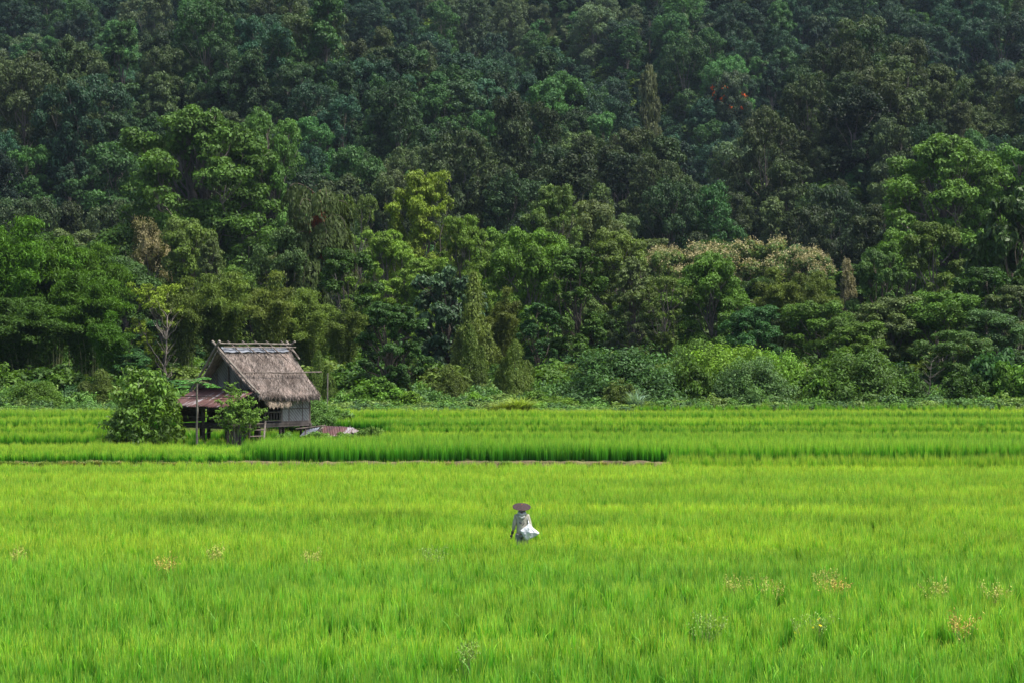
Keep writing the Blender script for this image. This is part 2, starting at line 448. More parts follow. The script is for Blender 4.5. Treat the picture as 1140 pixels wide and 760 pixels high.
def gen_bamboo(seed, name, H_=12., W_=9., culms=26, nleaf=32000, leaf=(.34, .075), bend=1.0, erect=.0, puff=.85):
    rng = np.random.default_rng(seed)
    lines, P, D = [], [], []
    per = nleaf // culms
    for i in range(culms):
        ang = rng.uniform(0, 2 * PI); b0 = rng.random() * .12 * W_
        reach = W_ / 2 * rng.uniform(.15, 1.0) * (1 - erect * .5)
        h = H_ * rng.uniform(.62, 1.0) * (1 - .22 * (reach / (W_ / 2)) ** 2)
        dirx, diry = math.cos(ang), math.sin(ang)
        t = np.linspace(0, 1, 14)
        out = b0 + (reach - b0) * t ** 2.1
        zz = h * (np.sin(np.clip(t * 1.05, 0, 1.12) * PI / 2) ** 1.0) - bend * reach * .30 * np.clip(t - .72, 0, 1) ** 2 * 12 * .5
        pts = np.stack([dirx * out, diry * out, zz], axis=1) + rng.normal(size=(14, 3)) * .04
        pts[0, 2] = -.5
        lines.append((pts, np.linspace(.06, .012, 14)))
        u = rng.beta(2.0, 1.15, size=per) * .86 + .14
        base = np.stack([np.interp(u, t, pts[:, j]) for j in range(3)], axis=1)
        # plumes at nodes
        nn = 15
        node = np.round(u * nn) / nn
        nb = np.stack([np.interp(node, t, pts[:, j]) for j in range(3)], axis=1)
        base = base * .45 + nb * .55
        r = puff * (.35 + .95 * np.sin(np.clip(u, 0, 1) * PI * .86)) * np.abs(rng.normal(size=per)) ** .7
        d = sphere_dirs(per, rng); d[:, 2] = d[:, 2] * .55 - .12
        P.append(base + d * r[:, None]); D.append(d)
    P = np.concatenate(P); D = np.concatenate(D)
    Nn = D * .5 + rng.normal(size=P.shape) * .5; Nn[:, 2] += .45
    s = rng.uniform(.7, 1.3, size=len(P))
    cl = np.repeat(rng.random(culms), per)
    var = np.clip(.4 * cl + .6 * rng.random(len(P)), 0, 1)
    ok = P[:, 2] > .15
    return leaf_mesh(name + "_foliage", P[ok], Nn[ok], (leaf[0] * s)[ok], (leaf[1] * s)[ok], rng, M['bamboo'], .9, var[ok]), tubes_mesh(name + "_culms", lines, M['culm'], 5)

def gen_drape(seed, name, H_=8., W_=4., nleaf=26000, leaf=(.2, .07), spires=5):
    """vine-draped feathery columns: several spires merging into one mound"""
    rng = np.random.default_rng(seed)
    P, D, V_ = [], [], []
    lines = []
    for i in range(spires):
        ang = rng.uniform(0, 2 * PI); rr = 0 if i == 0 else W_ * rng.uniform(.12, .34)
        cx, cy = rr * math.cos(ang), rr * math.sin(ang)
        h = H_ * (1 if i == 0 else rng.uniform(.45, .85)); w = W_ * rng.uniform(.2, .3) * (1.2 if i == 0 else 1)
        n = nleaf // spires
        t = rng.random(n) ** .8
        a = rng.uniform(0, 2 * PI, n)
        prof = (1 - t) ** .55 * (1 + .18 * np.sin(t * 17 + i) + .15 * np.sin(a * 3 + t * 9 + i) + .1 * np.sin(a * 7 + t * 23))
        lump = np.array([mnoise.noise((math.cos(q) * 2.2 + i * 7, math.sin(q) * 2.2, u * h * .8)) for q, u in zip(a, t)])
        r = w * (prof * (1 - .3 * rng.random(n)) + .42 * lump * (1 - t * .6)) + .10 * rng.normal(size=n)
        P.append(np.stack([cx + r * np.cos(a), cy + r * np.sin(a), t * h], axis=1))
        D.append(np.stack([np.cos(a), np.sin(a), .4 + 0 * a], axis=1)); V_.append(.25 * rng.random() + .75 * rng.random(n))
        lines.append((curve((cx, cy, -.5), (cx, cy, h * .9), rng, 5, .01), np.linspace(.1, .03, 5)))
    P = np.concatenate(P); D = np.concatenate(D); var = np.concatenate(V_)
    Nn = D + rng.normal(size=P.shape) * .5
    s = rng.uniform(.7, 1.3, len(P))
    return leaf_mesh(name + "_foliage", P, Nn, leaf[0] * s, leaf[1] * s, rng, M['bamboo'], 1.2, var), tubes_mesh(name + "_stem", lines, M['darkbark'], 5)

def gen_shrub(seed, name, H_=3., W_=4., nleaf=9000, leaf=(.26, .13), mat='leaf', up=.5, stems=14, whorl=0):
    """many-stemmed bush; leaves grouped in sprays at stem ends"""
    rng = np.random.default_rng(seed)
    lines = []; cent = []
    nspray = 90 if not whorl else whorl
    for i in range(nspray):
        d = sphere_dirs(1, rng)[0]; d[2] = abs(d[2])
        r = rng.uniform(.45, 1.0) ** .6
        q = np.array([d[0] * W_ / 2 * r, d[1] * W_ / 2 * r, max(.12, d[2] * r) * H_ * .93]); q *= 1 + rng.normal() * .07
        cent.append(q)
        if i < stems * 3:
            lines.append((curve((rng.normal() * .08 * W_, rng.normal() * .08 * W_, -.2), q, rng, 5, .05, up=.08), np.linspace(.035, .008, 5)))
    cent = np.array(cent); w = rng.integers(0, len(cent), nleaf)
    off = rng.normal(size=(nleaf, 3)) * np.array([1, 1, .62]) * (W_ * .055)
    P = cent[w] + off
    Nn = off / (np.linalg.norm(off, axis=1, keepdims=True) + 1e-6) * .6 + rng.normal(size=P.shape) * .4; Nn[:, 2] += up
    s = rng.uniform(.6, 1.3, nleaf); cv = rng.random(len(cent))
    var = .5 * cv[w] + .5 * rng.random(nleaf)
    ok = P[:, 2] > .02
    return leaf_mesh(name + "_foliage", P[ok], Nn[ok], (leaf[0] * s)[ok], (leaf[1] * s)[ok], rng, M[mat], .35, var[ok]), tubes_mesh(name + "_stems", lines, M['darkbark'], 5)

def gen_fishtail(seed, name, H_=13., W_=9.):
    """tall palm with long arching twice-divided fronds hanging in tiers"""
    rng = np.random.default_rng(seed)
    lines = [(curve((0, 0, -1), (0.2, 0, H_ * .9), rng, 8, .004), np.linspace(.24, .14, 8))]
    P, Nn, Ls, V_ = [], [], [], []
    for i in range(34):
        t = (i + .5) / 34; z = H_ * (.30 + .60 * t); ang = i * 2.4 + rng.normal() * .2
        Lf = W_ * .5 * rng.uniform(.8, 1.15) * (1 - .35 * t)
        k = 12; u = np.linspace(0, 1, k)
        rise = rng.uniform(.3, .75) + .5 * t
        out = Lf * np.sin(u * PI * .5) ; zz = z + Lf * (rise * u - (1.25 - .2 * t) * u ** 2.2)
        fr = np.stack([math.cos(ang) * out, math.sin(ang) * out, zz], axis=1)
        lines.append((fr, np.linspace(.05, .012, k)))
        n = 560; uu = rng.random(n) ** .7 * .9 + .1
        b = np.stack([np.interp(uu, u, fr[:, j]) for j in range(3)], axis=1)
        side = np.array([-math.sin(ang), math.cos(ang), 0]); sg = rng.uniform(-1, 1, n)
        hang = np.abs(sg) * .55 + rng.random(n) * .5
        P.append(b + side * sg[:, None] * 1.15 - np.array([0, 0, 1]) * hang[:, None])
        nn = rng.normal(size=(n, 3)) * .4 + side * sg[:, None] + np.array([math.cos(ang), math.sin(ang), .4]); Nn.append(nn)
        V_.append(.3 * rng.random() + .7 * rng.random(n))
    P = np.concatenate(P); Nn = np.concatenate(Nn); var = np.concatenate(V_)
    s = rng.uniform(.7, 1.3, len(P))
    fol = leaf_mesh(name + "_fronds", P, Nn, .36 * s, .15 * s, rng, M['leaf'], 1.5, var)
    return fol, tubes_mesh(name + "_trunk", lines, M['darkbark'], 6)

# --- prototypes (meshes only; each placed tree is an object of its own)
PT = {}
def P_(k, dims, fn, *a, **kw): PT[k] = (fn(*a, H_=dims[0], W_=dims[1], **kw), dims)
P_('round1', (12, 10), gen_tree, 1, 'round1', nleaf=34000, lobes=22, lobe_r=.17, sub=12, sub_r=.42, trunk=.12)
P_('round2', (12, 10), gen_tree, 2, 'round2', nleaf=34000, lobes=26, lobe_r=.15, sub=10, sub_r=.45, trunk=.1, prof='dome')
P_('round3', (13, 9), gen_tree, 3, 'round3', nleaf=32000, lobes=20, lobe_r=.17, sub=12, sub_r=.38, trunk=.15, prof='dome')
P_('mango', (8, 6.5), gen_tree, 4, 'mango', nleaf=30000, lobes=34, lobe_r=.11, sub=10, sub_r=.42, trunk=.02, leaf=(.24, .10), bark='darkbark', up=.5)
P_('airy1', (18, 15), gen_tree, 55, 'airy1', nleaf=90000, lobes=95, inner=.25, lobe_r=.095, sub=10, sub_r=.46, trunk=.10, prof='broad', leaf=(.30, .17), trunk_r=.42, bare=2)
P_('airy2', (18, 15), gen_tree, 66, 'airy2', nleaf=70000, lobes=70, inner=.2, lobe_r=.10, sub=10, sub_r=.44, trunk=.12, prof='round', leaf=(.30, .17), trunk_r=.42, bare=2)
P_('sparse1', (13, 10), gen_tree, 7, 'sparse1', nleaf=24000, lobes=44, lobe_r=.10, sub=9, sub_r=.40, trunk=.12, prof='cone', leaf=(.26, .14), trunk_r=.2, bare=2, rough_out=.5)
P_('feather', (13, 11), gen_tree, 71, 'feather', nleaf=52000, lobes=64, inner=.2, lobe_r=.085, sub=10, sub_r=.5, trunk=.05, prof='dome', leaf=(.26, .10), trunk_r=.18, rough_out=.55, droop=.6)
P_('sparse2', (11, 10), gen_tree, 8, 'sparse2', nleaf=12000, lobes=24, lobe_r=.12, sub=9, sub_r=.4, trunk=.25, prof='umbrella', leaf=(.26, .14), trunk_r=.17, bare=3, rough_out=.5)
P_('tall1', (15, 7), gen_tree, 9, 'tall1', nleaf=26000, lobes=24, lobe_r=.16, sub=10, sub_r=.42, trunk=.12, prof='column', leaf=(.30, .15), bark='darkbark', skirt=.06)
P_('glossy1', (10, 8), gen_tree, 10, 'glossy1', nleaf=22000, lobes=22, lobe_r=.15, sub=9, sub_r=.45, trunk=.1, prof='round', leaf=(.42, .24), mat='glossy', droop=.8, bark='darkbark')
P_('bamboo1', (13, 9), gen_bamboo, 11, 'bamboo1', culms=30, nleaf=42000, puff=.6, bend=1.15)
P_('bamboo2', (12, 9), gen_bamboo, 12, 'bamboo2', culms=38, nleaf=44000, bend=1.0, puff=.6)
P_('bamboo3', (11, 7), gen_bamboo, 13, 'bamboo3', culms=22, nleaf=34000, erect=.5, bend=.8, leaf=(.28, .07), puff=.5)
P_('drape1', (8, 4.5), gen_drape, 14, 'drape1')
P_('drape2', (6, 5), gen_drape, 15, 'drape2', spires=7)
P_('shrub1', (3, 4), gen_shrub, 16, 'shrub1')
P_('shrub2', (4, 6), gen_shrub, 17, 'shrub2', nleaf=26000, leaf=(.23, .10), mat='leaf', whorl=220)
P_('shrub3', (3, 4), gen_shrub, 18, 'shrub3', nleaf=6500, leaf=(.36, .17))
P_('garden', (4.2, 3.8), gen_shrub, 19, 'garden', nleaf=6500, leaf=(.30, .12), whorl=150, stems=10, mat='glossy')
P_('fishtail', (13, 9), gen_fishtail, 20, 'fishtail')
HILL = []
for i, (pf, lb, lr, W_, H__, tk) in enumerate([('dome', 12, .22, 11, 15, .25), ('round', 11, .23, 10, 15, .25), ('dome', 16, .18, 12, 15, .25), ('umbrella', 9, .24, 11, 16, .4),
                                              ('round', 14, .2, 9.5, 13, .2), ('column', 12, .24, 7.5, 17, .2), ('cone', 14, .2, 9.5, 16, .2), ('dome', 22, .15, 13.5, 16, .25)]):
    k = 'hill%d' % i
    P_(k, (H__, W_), gen_tree, 40 + i, k, nleaf=15000, lobes=lb, lobe_r=lr, sub=13, sub_r=.40, trunk=tk, prof=pf, leaf=(.42, .24), trunk_r=.22, up=.25, rough_out=.35)
    HILL.append(k)

NAMES = {'bamboo1': 'bamboo_clump', 'bamboo2': 'bamboo_clump', 'bamboo3': 'bamboo_clump', 'drape1': 'vine_covered_tree', 'drape2': 'vine_covered_tree',
         'shrub1': 'bush', 'shrub2': 'bush', 'shrub3': 'bush', 'garden': 'bush', 'fishtail': 'palm_tree', 'mango': 'broadleaf_tree'}
PARTS = {'bamboo': ('foliage', 'culms'), 'drape': ('foliage', 'trunk'), 'shrub': ('foliage', 'stems'), 'garden': ('foliage', 'stems'), 'fishtail': ('fronds', 'trunk')}
def partnames(k):
    for p, v in PARTS.items():
        if k.startswith(p): return v
    return ('crown', 'trunk')

def place(kind, x, y, h, w, tint, label, cat=None, group=None, rz=None, name=None, rng=random.Random(3), z=None):
    (m1, m2), (ph, pw) = PT[kind]
    if rz is None: rz = rng.uniform(0, 6.28)
    nm = name or NAMES.get(kind, 'tree')
    e = empty(nm, (x, y, tz(x, y) if z is None else z), rz, (w / pw, w / pw, h / ph))
    n1, n2 = partnames(kind)
    obj(n1, m1, e, tint); obj(n2, m2, e)
    tag(e, label, cat or {'bamboo_clump': 'bamboo', 'bush': 'bush', 'palm_tree': 'palm tree'}.get(nm, 'tree'), group)
    return e

def tree_px(kind, px, top, wpx, d, tint, label, **kw):
    if 134 <= d <= 150: d -= 6
    x = at(px, d); w = wpx * d / FPX; zt = ztop(top, d); h = zt - tz(x, d)
    SKY.append((px, wpx, top, d))
    return place(kind, x, d, h, w, tint, label, **kw)
SKY = []
# species tints (linear)
DG = (0.035, 0.079, 0.010); MG = (0.065, 0.132, 0.014); LG = (.11, .22, .020); YG = (.15, .22, .020); OL = (0.077, 0.119, 0.019)
BG = (.028, .080, .020); BAM = (.055, .130, .009); BAMO = (.088, .130, .024); GREY = (0.075, 0.105, 0.032)
BR = (.105, .085, .040)
EDGE = [
 # left cluster
 ('bamboo1', 12, 236, 150, 160, BAM, 'tallest bright green bamboo at the left edge of the forest'),
 ('bamboo2', 62, 262, 130, 163, BAM, 'arching bamboo rising second from the left edge of the forest'),
 ('bamboo1', 108, 266, 95, 166, BAM, 'slender topped bamboo at the right end of the left bamboo cluster'),
 ('bamboo2', 100, 300, 120, 156, BAM, 'drooping dark bamboo above the left low bushes, right of the tallest bamboo'),
 ('bamboo2', 25, 330, 150, 152, DG, 'dark lower bamboo filling the left corner above the broad leaved bush'),
 ('bamboo3', 122, 345, 70, 150, BAM, 'lower bamboo with hanging tips leaning over the round olive bush left of the hut'),
 ('drape2', 113, 410, 62, 143, OL, 'round dull olive bush in dark shade left of the leafy bush beside the hut'),
 ('shrub2', 38, 421, 62, 139, MG, 'large leaved dark green bush at the left end of the paddy'),
 ('sparse2', 178, 318, 100, 158, YG, 'thin yellow green tree with bare pale forked branches left of the grey bamboo'),
 ('round3', 150, 395, 70, 150, BG, 'small dark rounded tree behind the leafy bush beside the hut'),
 # behind the hut
 ('bamboo3', 205, 306, 80, 158, BAMO, 'grey green bamboo arching left behind the hut, leftmost of the olive bamboos'),
 ('bamboo2', 250, 302, 110, 160, BAMO, 'wide olive bamboo directly above the thatched roof'),
 ('bamboo3', 300, 300, 90, 158, BAMO, 'feathery olive bamboo above the right end of the thatched roof'),
 ('bamboo1', 345, 318, 100, 162, BAMO, 'olive bamboo between the hut and the dense round tree'),
 ('bamboo3', 385, 332, 70, 157, BAMO, 'narrow olive bamboo just left of the dense round tree'),
 ('drape2', 355, 390, 40, 141, OL, 'little umbrella shaped vine covered tree right of the hut roof'),
 ('mango', 433, 341, 92, 148, (.042, .10, .022), 'dense dark green round tree with clustered leaf rosettes right of the hut'),
 ('shrub1', 418, 418, 70, 140, MG, 'fresh green bush at the foot of the dense round tree'),
 ('shrub3', 455, 433, 34, 139, LG, 'small light bush under the right side of the dense round tree'),
 # centre
 ('glossy1', 500, 306, 90, 168, (.052, .105, .045), 'tree with large shiny pale backed leaves in the middle of the forest edge'),
 ('drape1', 527, 303, 74, 160, BAMO, 'tall pointed feathery vine covered tree in the middle of the forest edge'),
 ('drape1', 524, 362, 46, 150, OL, 'lower pointed feathery tree in front of the tall pointed one'),
 ('bamboo3', 560, 318, 62, 161, BAMO, 'feathery bamboo just right of the tall pointed vine covered tree'),
 ('drape2', 573, 378, 56, 148, OL, 'squat olive vine covered tree left of the drooping palm like tree'),
 ('drape2', 500, 405, 60, 146, OL, 'low olive thicket mound below the pointed feathery trees'),
 ('shrub3', 530, 434, 26, 137, LG, 'small bright climber covered stub at the paddy edge in the middle'),
 ('tall1', 600, 340, 60, 152, BG, 'slim dark tree with hanging leaves and a pale trunk right of the squat olive tree'),
 ('tall1', 640, 280, 84, 160, DG, 'tall dark leafy tree with hanging foliage standing above the big round bush'),
 ('feather', 615, 213, 112, 200, (.075, .13, .03), 'tall crown with pale leaf tips standing out against the hill in the middle'),
 ('round1', 588, 262, 90, 182, MG, 'mid green crown left below the tall crown in the middle'),
 ('shrub2', 692, 381, 128, 143, (.055, .135, .034), 'big rounded blue green bush at the paddy edge right of the middle'),
 ('shrub1', 690, 420, 40, 138, OL, 'small brownish bush in front of the big rounded blue green bush'),
 ('shrub1', 622, 440, 50, 138, LG, 'low light bush left of the big rounded blue green bush'),
 ('shrub1', 596, 433, 40, 141, MG, 'mid green bush under the slim dark tree'),
 # centre right
 ('sparse1', 705, 290, 95, 172, (.085, .12, .04), 'dull green open tree with several pale stems above the big blue green bush'),
 ('sparse2', 742, 310, 80, 170, OL, 'olive open crowned tree with twiggy stems right of the pale stemmed tree'),
 ('round2', 795, 288, 92, 172, MG, 'rounded mid green tree below the left part of the tan blossoms'),
 ('shrub2', 775, 372, 70, 150, (.065, .12, .02), 'yellow flecked green bush behind the orange leaved bush'),
 ('shrub1', 770, 392, 56, 143, MG, 'green bush right of the big blue green bush'),
 ('shrub2', 812, 378, 110, 147, LG, 'wide bright light green bush at the right half of the paddy edge'),
 ('shrub2', 838, 392, 90, 142, (.075, .15, .04), 'bluish bush in front of the wide bright light green bush'),
 ('shrub2', 862, 385, 84, 147, LG, 'bright green bush with glossy leaves at the right of the wide bright one'),
 ('round2', 838, 345, 90, 158, BG, 'low broad blue green tree behind the bright light green bushes'),
 ('bamboo3', 868, 296, 90, 176, (.09, .125, .022), 'olive yellow bamboo under the tan blossoms'),
 ('bamboo2', 905, 302, 90, 176, (.08, .115, .024), 'olive bamboo left of the lone tan plumed tree'),
 ('mango', 982, 283, 72, 185, (.05, .10, .02), 'neat dark dome shaped tree right of the lone tan plumed tree'),
 ('round1', 915, 340, 90, 160, (.075, .14, .02), 'bright green tree with yellow flecks right of the olive bamboos'),
 ('round2', 990, 335, 110, 160, GREY, 'grey green spreading tree below the dark dome shaped tree'),
 ('round2', 955, 362, 90, 152, MG, 'green leafy tree above the round bush on the right'),
 ('shrub2', 958, 383, 104, 143, (.07, .14, .025), 'large rounded leafy bush at the paddy edge on the right'),
 ('shrub1', 915, 398, 60, 142, MG, 'mid green bush left of the large rounded leafy bush'),
 ('round3', 1040, 250, 90, 190, OL, 'yellowish olive tree in front of the huge light green tree'),
 ('round3', 1098, 300, 90, 168, DG, 'dark tree with tiered leaf layers near the right edge'),
 ('glossy1', 1125, 222, 100, 178, DG, 'dark layered tree at the right edge under the huge light tree'),
 ('round1', 1045, 330, 110, 160, MG, 'wide mid green tree in the right part of the forest edge'),
 ('round2', 1105, 350, 100, 156, (.045, .09, .028), 'dense green tree low at the right edge'),
 ('round3', 1135, 320, 90, 162, GREY, 'greyish tree cut by the right edge of the photo'),
 ('round1', 1062, 372, 90, 150, (.045, .095, .02), 'dark leafy tree with pale yellow fruit flecks right of the dead twigs'),
 ('shrub1', 1073, 408, 52, 142, DG, 'round very dark bush at the right of the paddy edge'),
 ('shrub1', 1015, 415, 44, 142, DG, 'small dark bush left of the round very dark bush'),
 ('shrub3', 1108, 382, 60, 144, BG, 'tall leafy bush with reddish young leaves near the right edge'),
 ('shrub3', 1128, 398, 56, 142, MG, 'leafy bush at the right end of the paddy edge'),
 # second tier
 ('airy1', 222, 126, 215, 232, (.055, .125, .018), 'huge light green spreading tree above the hut'),
 ('airy2', 300, 132, 112, 238, (.068, .135, .028), 'lighter flat topped tree joined to the right side of the huge spreading tree'),
 ('round3', 167, 250, 60, 205, (.12, .11, .035), 'tree with rusty tan blossoms at the lower left of the huge spreading tree'),
 ('round2', 212, 250, 90, 200, OL, 'olive tree under the huge spreading tree'),
 ('sparse1', 235, 268, 70, 190, GREY, 'thin grey green tree above the grey bamboo'),
 ('fishtail', 355, 196, 112, 190, (.058, .085, .022), 'tall palm with hanging tiered fronds and a brown dead skirt'),
 ('round1', 318, 262, 80, 188, (.060, .105, .03), 'rounded olive tree left of the tall hanging palm'),
 ('feather', 470, 198, 130, 192, (.135, .20, .022), 'yellow green feathery tree standing highest in the middle left'),
 ('feather', 432, 262, 120, 184, (.11, .175, .022), 'light olive tree below the yellow green feathery tree'),
 ('sparse2', 400, 220, 70, 205, (.10, .15, .03), 'small light open tree right of the tall hanging palm'),
 ('feather', 518, 246, 100, 188, (.10, .165, .022), 'light green rounded tree right of the yellow green feathery tree'),
 ('feather', 472, 292, 120, 174, (.095, .16, .022), 'mid green tree above the dense round tree'),
 ('round1', 560, 262, 80, 196, MG, 'green tree between the yellow green tree and the tall middle crown'),
 ('round3', 385, 280, 90, 176, DG, 'dark tree below the tall hanging palm'),
 ('round1', 660, 232, 100, 215, GREY, 'grey green broad tree right of the tall middle crown'),
 ('round2', 690, 262, 90, 205, OL, 'olive tree left of the tan blossoms'),
 ('airy1', 1056, 156, 180, 226, (.070, .145, .022), 'huge light green tree with pale limbs on the right'),
 ('airy2', 1145, 168, 160, 232, (.065, .135, .025), 'huge light green tree cut by the right edge of the photo'),
 ('round3', 985, 230, 90, 236, (.048, .075, .03), 'dull dark tree left of the huge light green tree on the right'),
 ('round2', 1010, 262, 90, 205, MG, 'mid green tree under the huge light green tree on the right'),
 ('round1', 742, 283, 74, 222, (.08, .125, .03), 'tree with tan blossoms on top, leftmost of the blossoming row'),
 ('round2', 792, 278, 92, 224, (.08, .125, .03), 'tree with tan blossoms, second from left in the blossoming row'),
 ('round1', 850, 274, 100, 226, (.08, .125, .03), 'tree with dense tan blossoms in the centre of the blossoming row'),
 ('round2', 902, 282, 76, 222, (.08, .125, .03), 'tree with tan blossoms, rightmost of the blossoming row'),
 ('sparse1', 943, 294, 36, 200, (.14, .13, .06), 'lone narrow tree covered in tan plumes'),
 ('round1', 30, 290, 110, 190, DG, 'dark tree behind the left bamboo cluster'),
 ('round2', 140, 292, 90, 185, (.045, .085, .02), 'dark green tree between the left bamboo and the rusty blossomed tree'),
]
rngt = random.Random(11)
placed = {}
for (k, px, top, w, d, tint, lab) in EDGE:
    jb = rngt.uniform(-.16, .22); jit = tuple(c * (1 + jb + rngt.uniform(-.06, .06)) for c in tint)
    placed[lab] = tree_px(k, px, top, w, d, jit, lab)

# blossoms on the tan row, flame flowers etc. are parts of their trees
def blossoms(root, kind, tint, n, size, seed, topbias=.45, name='blossoms'):
    (m1, m2), (ph, pw) = PT[kind]
    rng = np.random.default_rng(seed)
    nv = len(m1.vertices); co = np.empty(nv * 3, dtype=np.float32); m1.vertices.foreach_get("co", co); co = co.reshape(-1, 4, 3).mean(axis=1)
    zt = co[:, 2] > ph * topbias
    ang = np.arctan2(co[:, 1], co[:, 0]); rad = np.hypot(co[:, 0], co[:, 1])
    score = co[:, 2] / ph + rad / pw * .8
    cand = np.where(zt & (score > np.quantile(score[zt], .45)))[0]
    cs = co[rng.choice(cand, size=min(n, len(cand)), replace=False)]
    per = 14
    P = np.repeat(cs, per, axis=0) + rng.normal(size=(len(cs) * per, 3)) * np.array([.16, .16, .26]) + np.array([0, 0, .18])
    Nn = rng.normal(size=P.shape)
    me = leaf_mesh(name, P, Nn, size * rng.uniform(.6, 1.3, len(P)), size * .6, rng, M['petal'], -.8)
    return obj(name, me, root, tint)
sd = 100
for lab, e in placed.items():
    if 'tan blossoms' in lab and e['label'].startswith('tree with'):
        kk = 'round1' if ('leftmost' in lab or 'dense' in lab) else 'round2'
        blossoms(e, kk, (.34, .30, .155), 620, .20, sd, .5)
    if 'rusty tan' in lab: blossoms(e, 'round3', (.22, .19, .08), 170, .2, sd, .3)
    if 'tan plumes' in lab: blossoms(e, 'sparse1', (.36, .32, .18), 260, .24, sd, .2)
    if 'yellow flecks' in lab: blossoms(e, 'round1', (.55, .55, .10), 14, .11, sd, .3, 'blossoms')
    if 'fruit flecks' in lab: blossoms(e, 'round1', (.55, .52, .18), 16, .11, sd, .3, 'blossoms')
    if 'hanging tiered' in lab:
        rr = np.random.default_rng(5)
        P = np.stack([rr.normal(size=900) * .32, rr.normal(size=900) * .32 - .5, 8.4 + rr.normal(size=900) * 1.1], axis=1)
        obj('dead_fronds', leaf_mesh('dead_fronds', P, rr.normal(size=P.shape) + np.array([0, -1, .2]), .8, .12, rr, M['petal'], 2.5), e, (.17, .055, .02))
    sd += 1

# ------------------------------------------------------------------ filler trees of the forest edge, behind the named ones
COLS = [(95, 'over the left bamboo'), (190, 'left of huge tree'), (300, 'over the huge tree'), (390, 'over the palm'), (455, 'left of yellowish tree'),
        (530, 'over the yellowish tree'), (610, 'left of middle crown'), (680, 'over the middle crown'), (750, 'left of flame tree'), (830, 'by the flame tree'),
        (910, 'over the blossoming row'), (990, 'over the tan-plumed tree'), (1075, 'over the right-hand giant'), (2000, 'near the right edge')]
def where_words(px, py):
    c = next(w for lim, w in COLS if px < lim)
    r = 'at the very top' if py < 5 else 'near the top' if py < 45 else 'high up' if py < 85 else 'midway up' if py < 130 else 'lower down' if py < 185 else 'at the hill foot' if py < 245 else 'behind the forest edge' if py < 285 else 'within the forest edge'
    return r + ' ' + c
def settle_labels(items):
    by = {}
    for e, lab, px in items: by.setdefault(lab, []).append((px, e))
    for lab, l in by.items():
        l.sort(key=lambda a: a[0])
        w = {1: [''], 2: [', left one', ', right one'], 3: [', left one', ', middle one', ', right one']}.get(len(l))
        if w is None: w = [', %s from left' % q for q in ('first', 'second', 'third', 'fourth', 'fifth', 'sixth', 'seventh', 'eighth', 'ninth', 'tenth')[:len(l)]]
        for (p, e), s in zip(l, w): e['label'] = lab + s
rngf = random.Random(21)
FILL = []
GF = 'similar trees standing between the larger ones of the forest edge'
FT = [(DG, 'dark green'), (MG, 'mid green'), (BG, 'blue green'), (GREY, 'grey green')]
for i in range(64):
    px = -60 + 1260 * (i + .5) / 64 + rngf.uniform(-10, 10)
    d = rngf.choice([178, 188, 212, 226, 248, 262])
    base_top = {178: 345, 188: 325, 212: 305, 226: 292, 248: 278, 262: 268}[d]
    (tint, tn) = FT[rngf.randrange(4)]
    kk = rngf.choice(['round1', 'round2', 'round3', 'tall1'])
    jit = tuple(c * (1 + rngf.uniform(-.12, .12)) for c in tint)
    tp = base_top + rngf.uniform(-12, 14)
    fe = tree_px(kk, px, tp, rngf.uniform(70, 100), d, jit, 'x', group=GF)
    FILL.append((fe, '%s half hidden tree %s' % (tn, where_words(px, tp).replace('over ', 'below ')), px))
settle_labels(FILL)

# ------------------------------------------------------------------ hillside forest
rngh = np.random.default_rng(77)
pts = []
y = 292.0
while y < 625:
    cell = 6.2 if y < 470 else 6.7
    halfw = .257 * y * 1.22 + 12
    for x in np.arange(-halfw, halfw, cell):
        pts.append((x + rngh.uniform(-.42, .42) * cell, y + rngh.uniform(-.42, .42) * cell))
    y += cell * .86
pts = np.array(pts)
pz = terrain_z(pts[:, 0], pts[:, 1])
nT = len(pts)
kidx = rngh.integers(0, len(HILL), nT)
sz = np.clip(np.exp(rngh.normal(size=nT) * .27 - .08), .5, 1.65)
hh = np.array([PT[HILL[k]][1][0] for k in kidx]) * sz ** .8 * rngh.uniform(.82, 1.25, nT)
sz *= .73
ww = np.array([PT[HILL[k]][1][1] for k in kidx]) * sz
# species tone in patches over the slope, darkened to carry the cloud shadow
tones = [((.024, .052, .018), 'dark green'), ((.048, .074, .026), 'olive'), ((.021, .056, .030), 'blue green'), ((.036, .092, .024), 'fresh green'), ((.062, .095, .046), 'pale grey')]
ti = np.zeros(nT, int)
for i, (x, y) in enumerate(pts):
    n = mnoise.noise((x * .018, y * .022, 2.0)) + rngh.normal() * .28
    ppx = 570 + FPX * x / y
    far = y > 120.8 / (.45 - (380 - float(crest_px(ppx))) / FPX) + 12
    if far: ti[i] = 2 if n < .12 else (3 if n < .38 else 4)
    else: ti[i] = 1 if n > .14 else (0 if n > -.22 else (3 if n > -.42 else 2))
spx = 570 + FPX * pts[:, 0] / pts[:, 1]
spw = ww * FPX / pts[:, 1]; stop = 380 - (pz + hh - H) * FPX / pts[:, 1]
order = np.argsort(pts[:, 1])
hor = np.full(1500, 470.0)          # visible skyline per column (px + 180)
for (px, w, top, d) in sorted(SKY, key=lambda a: a[3]):
    a, b = int(px - w * .38 + 180), int(px + w * .38 + 180)
    a = max(a, 0); b = min(b, 1500)
    hor[a:b] = np.minimum(hor[a:b], top + 12)
expo = np.zeros(nT)
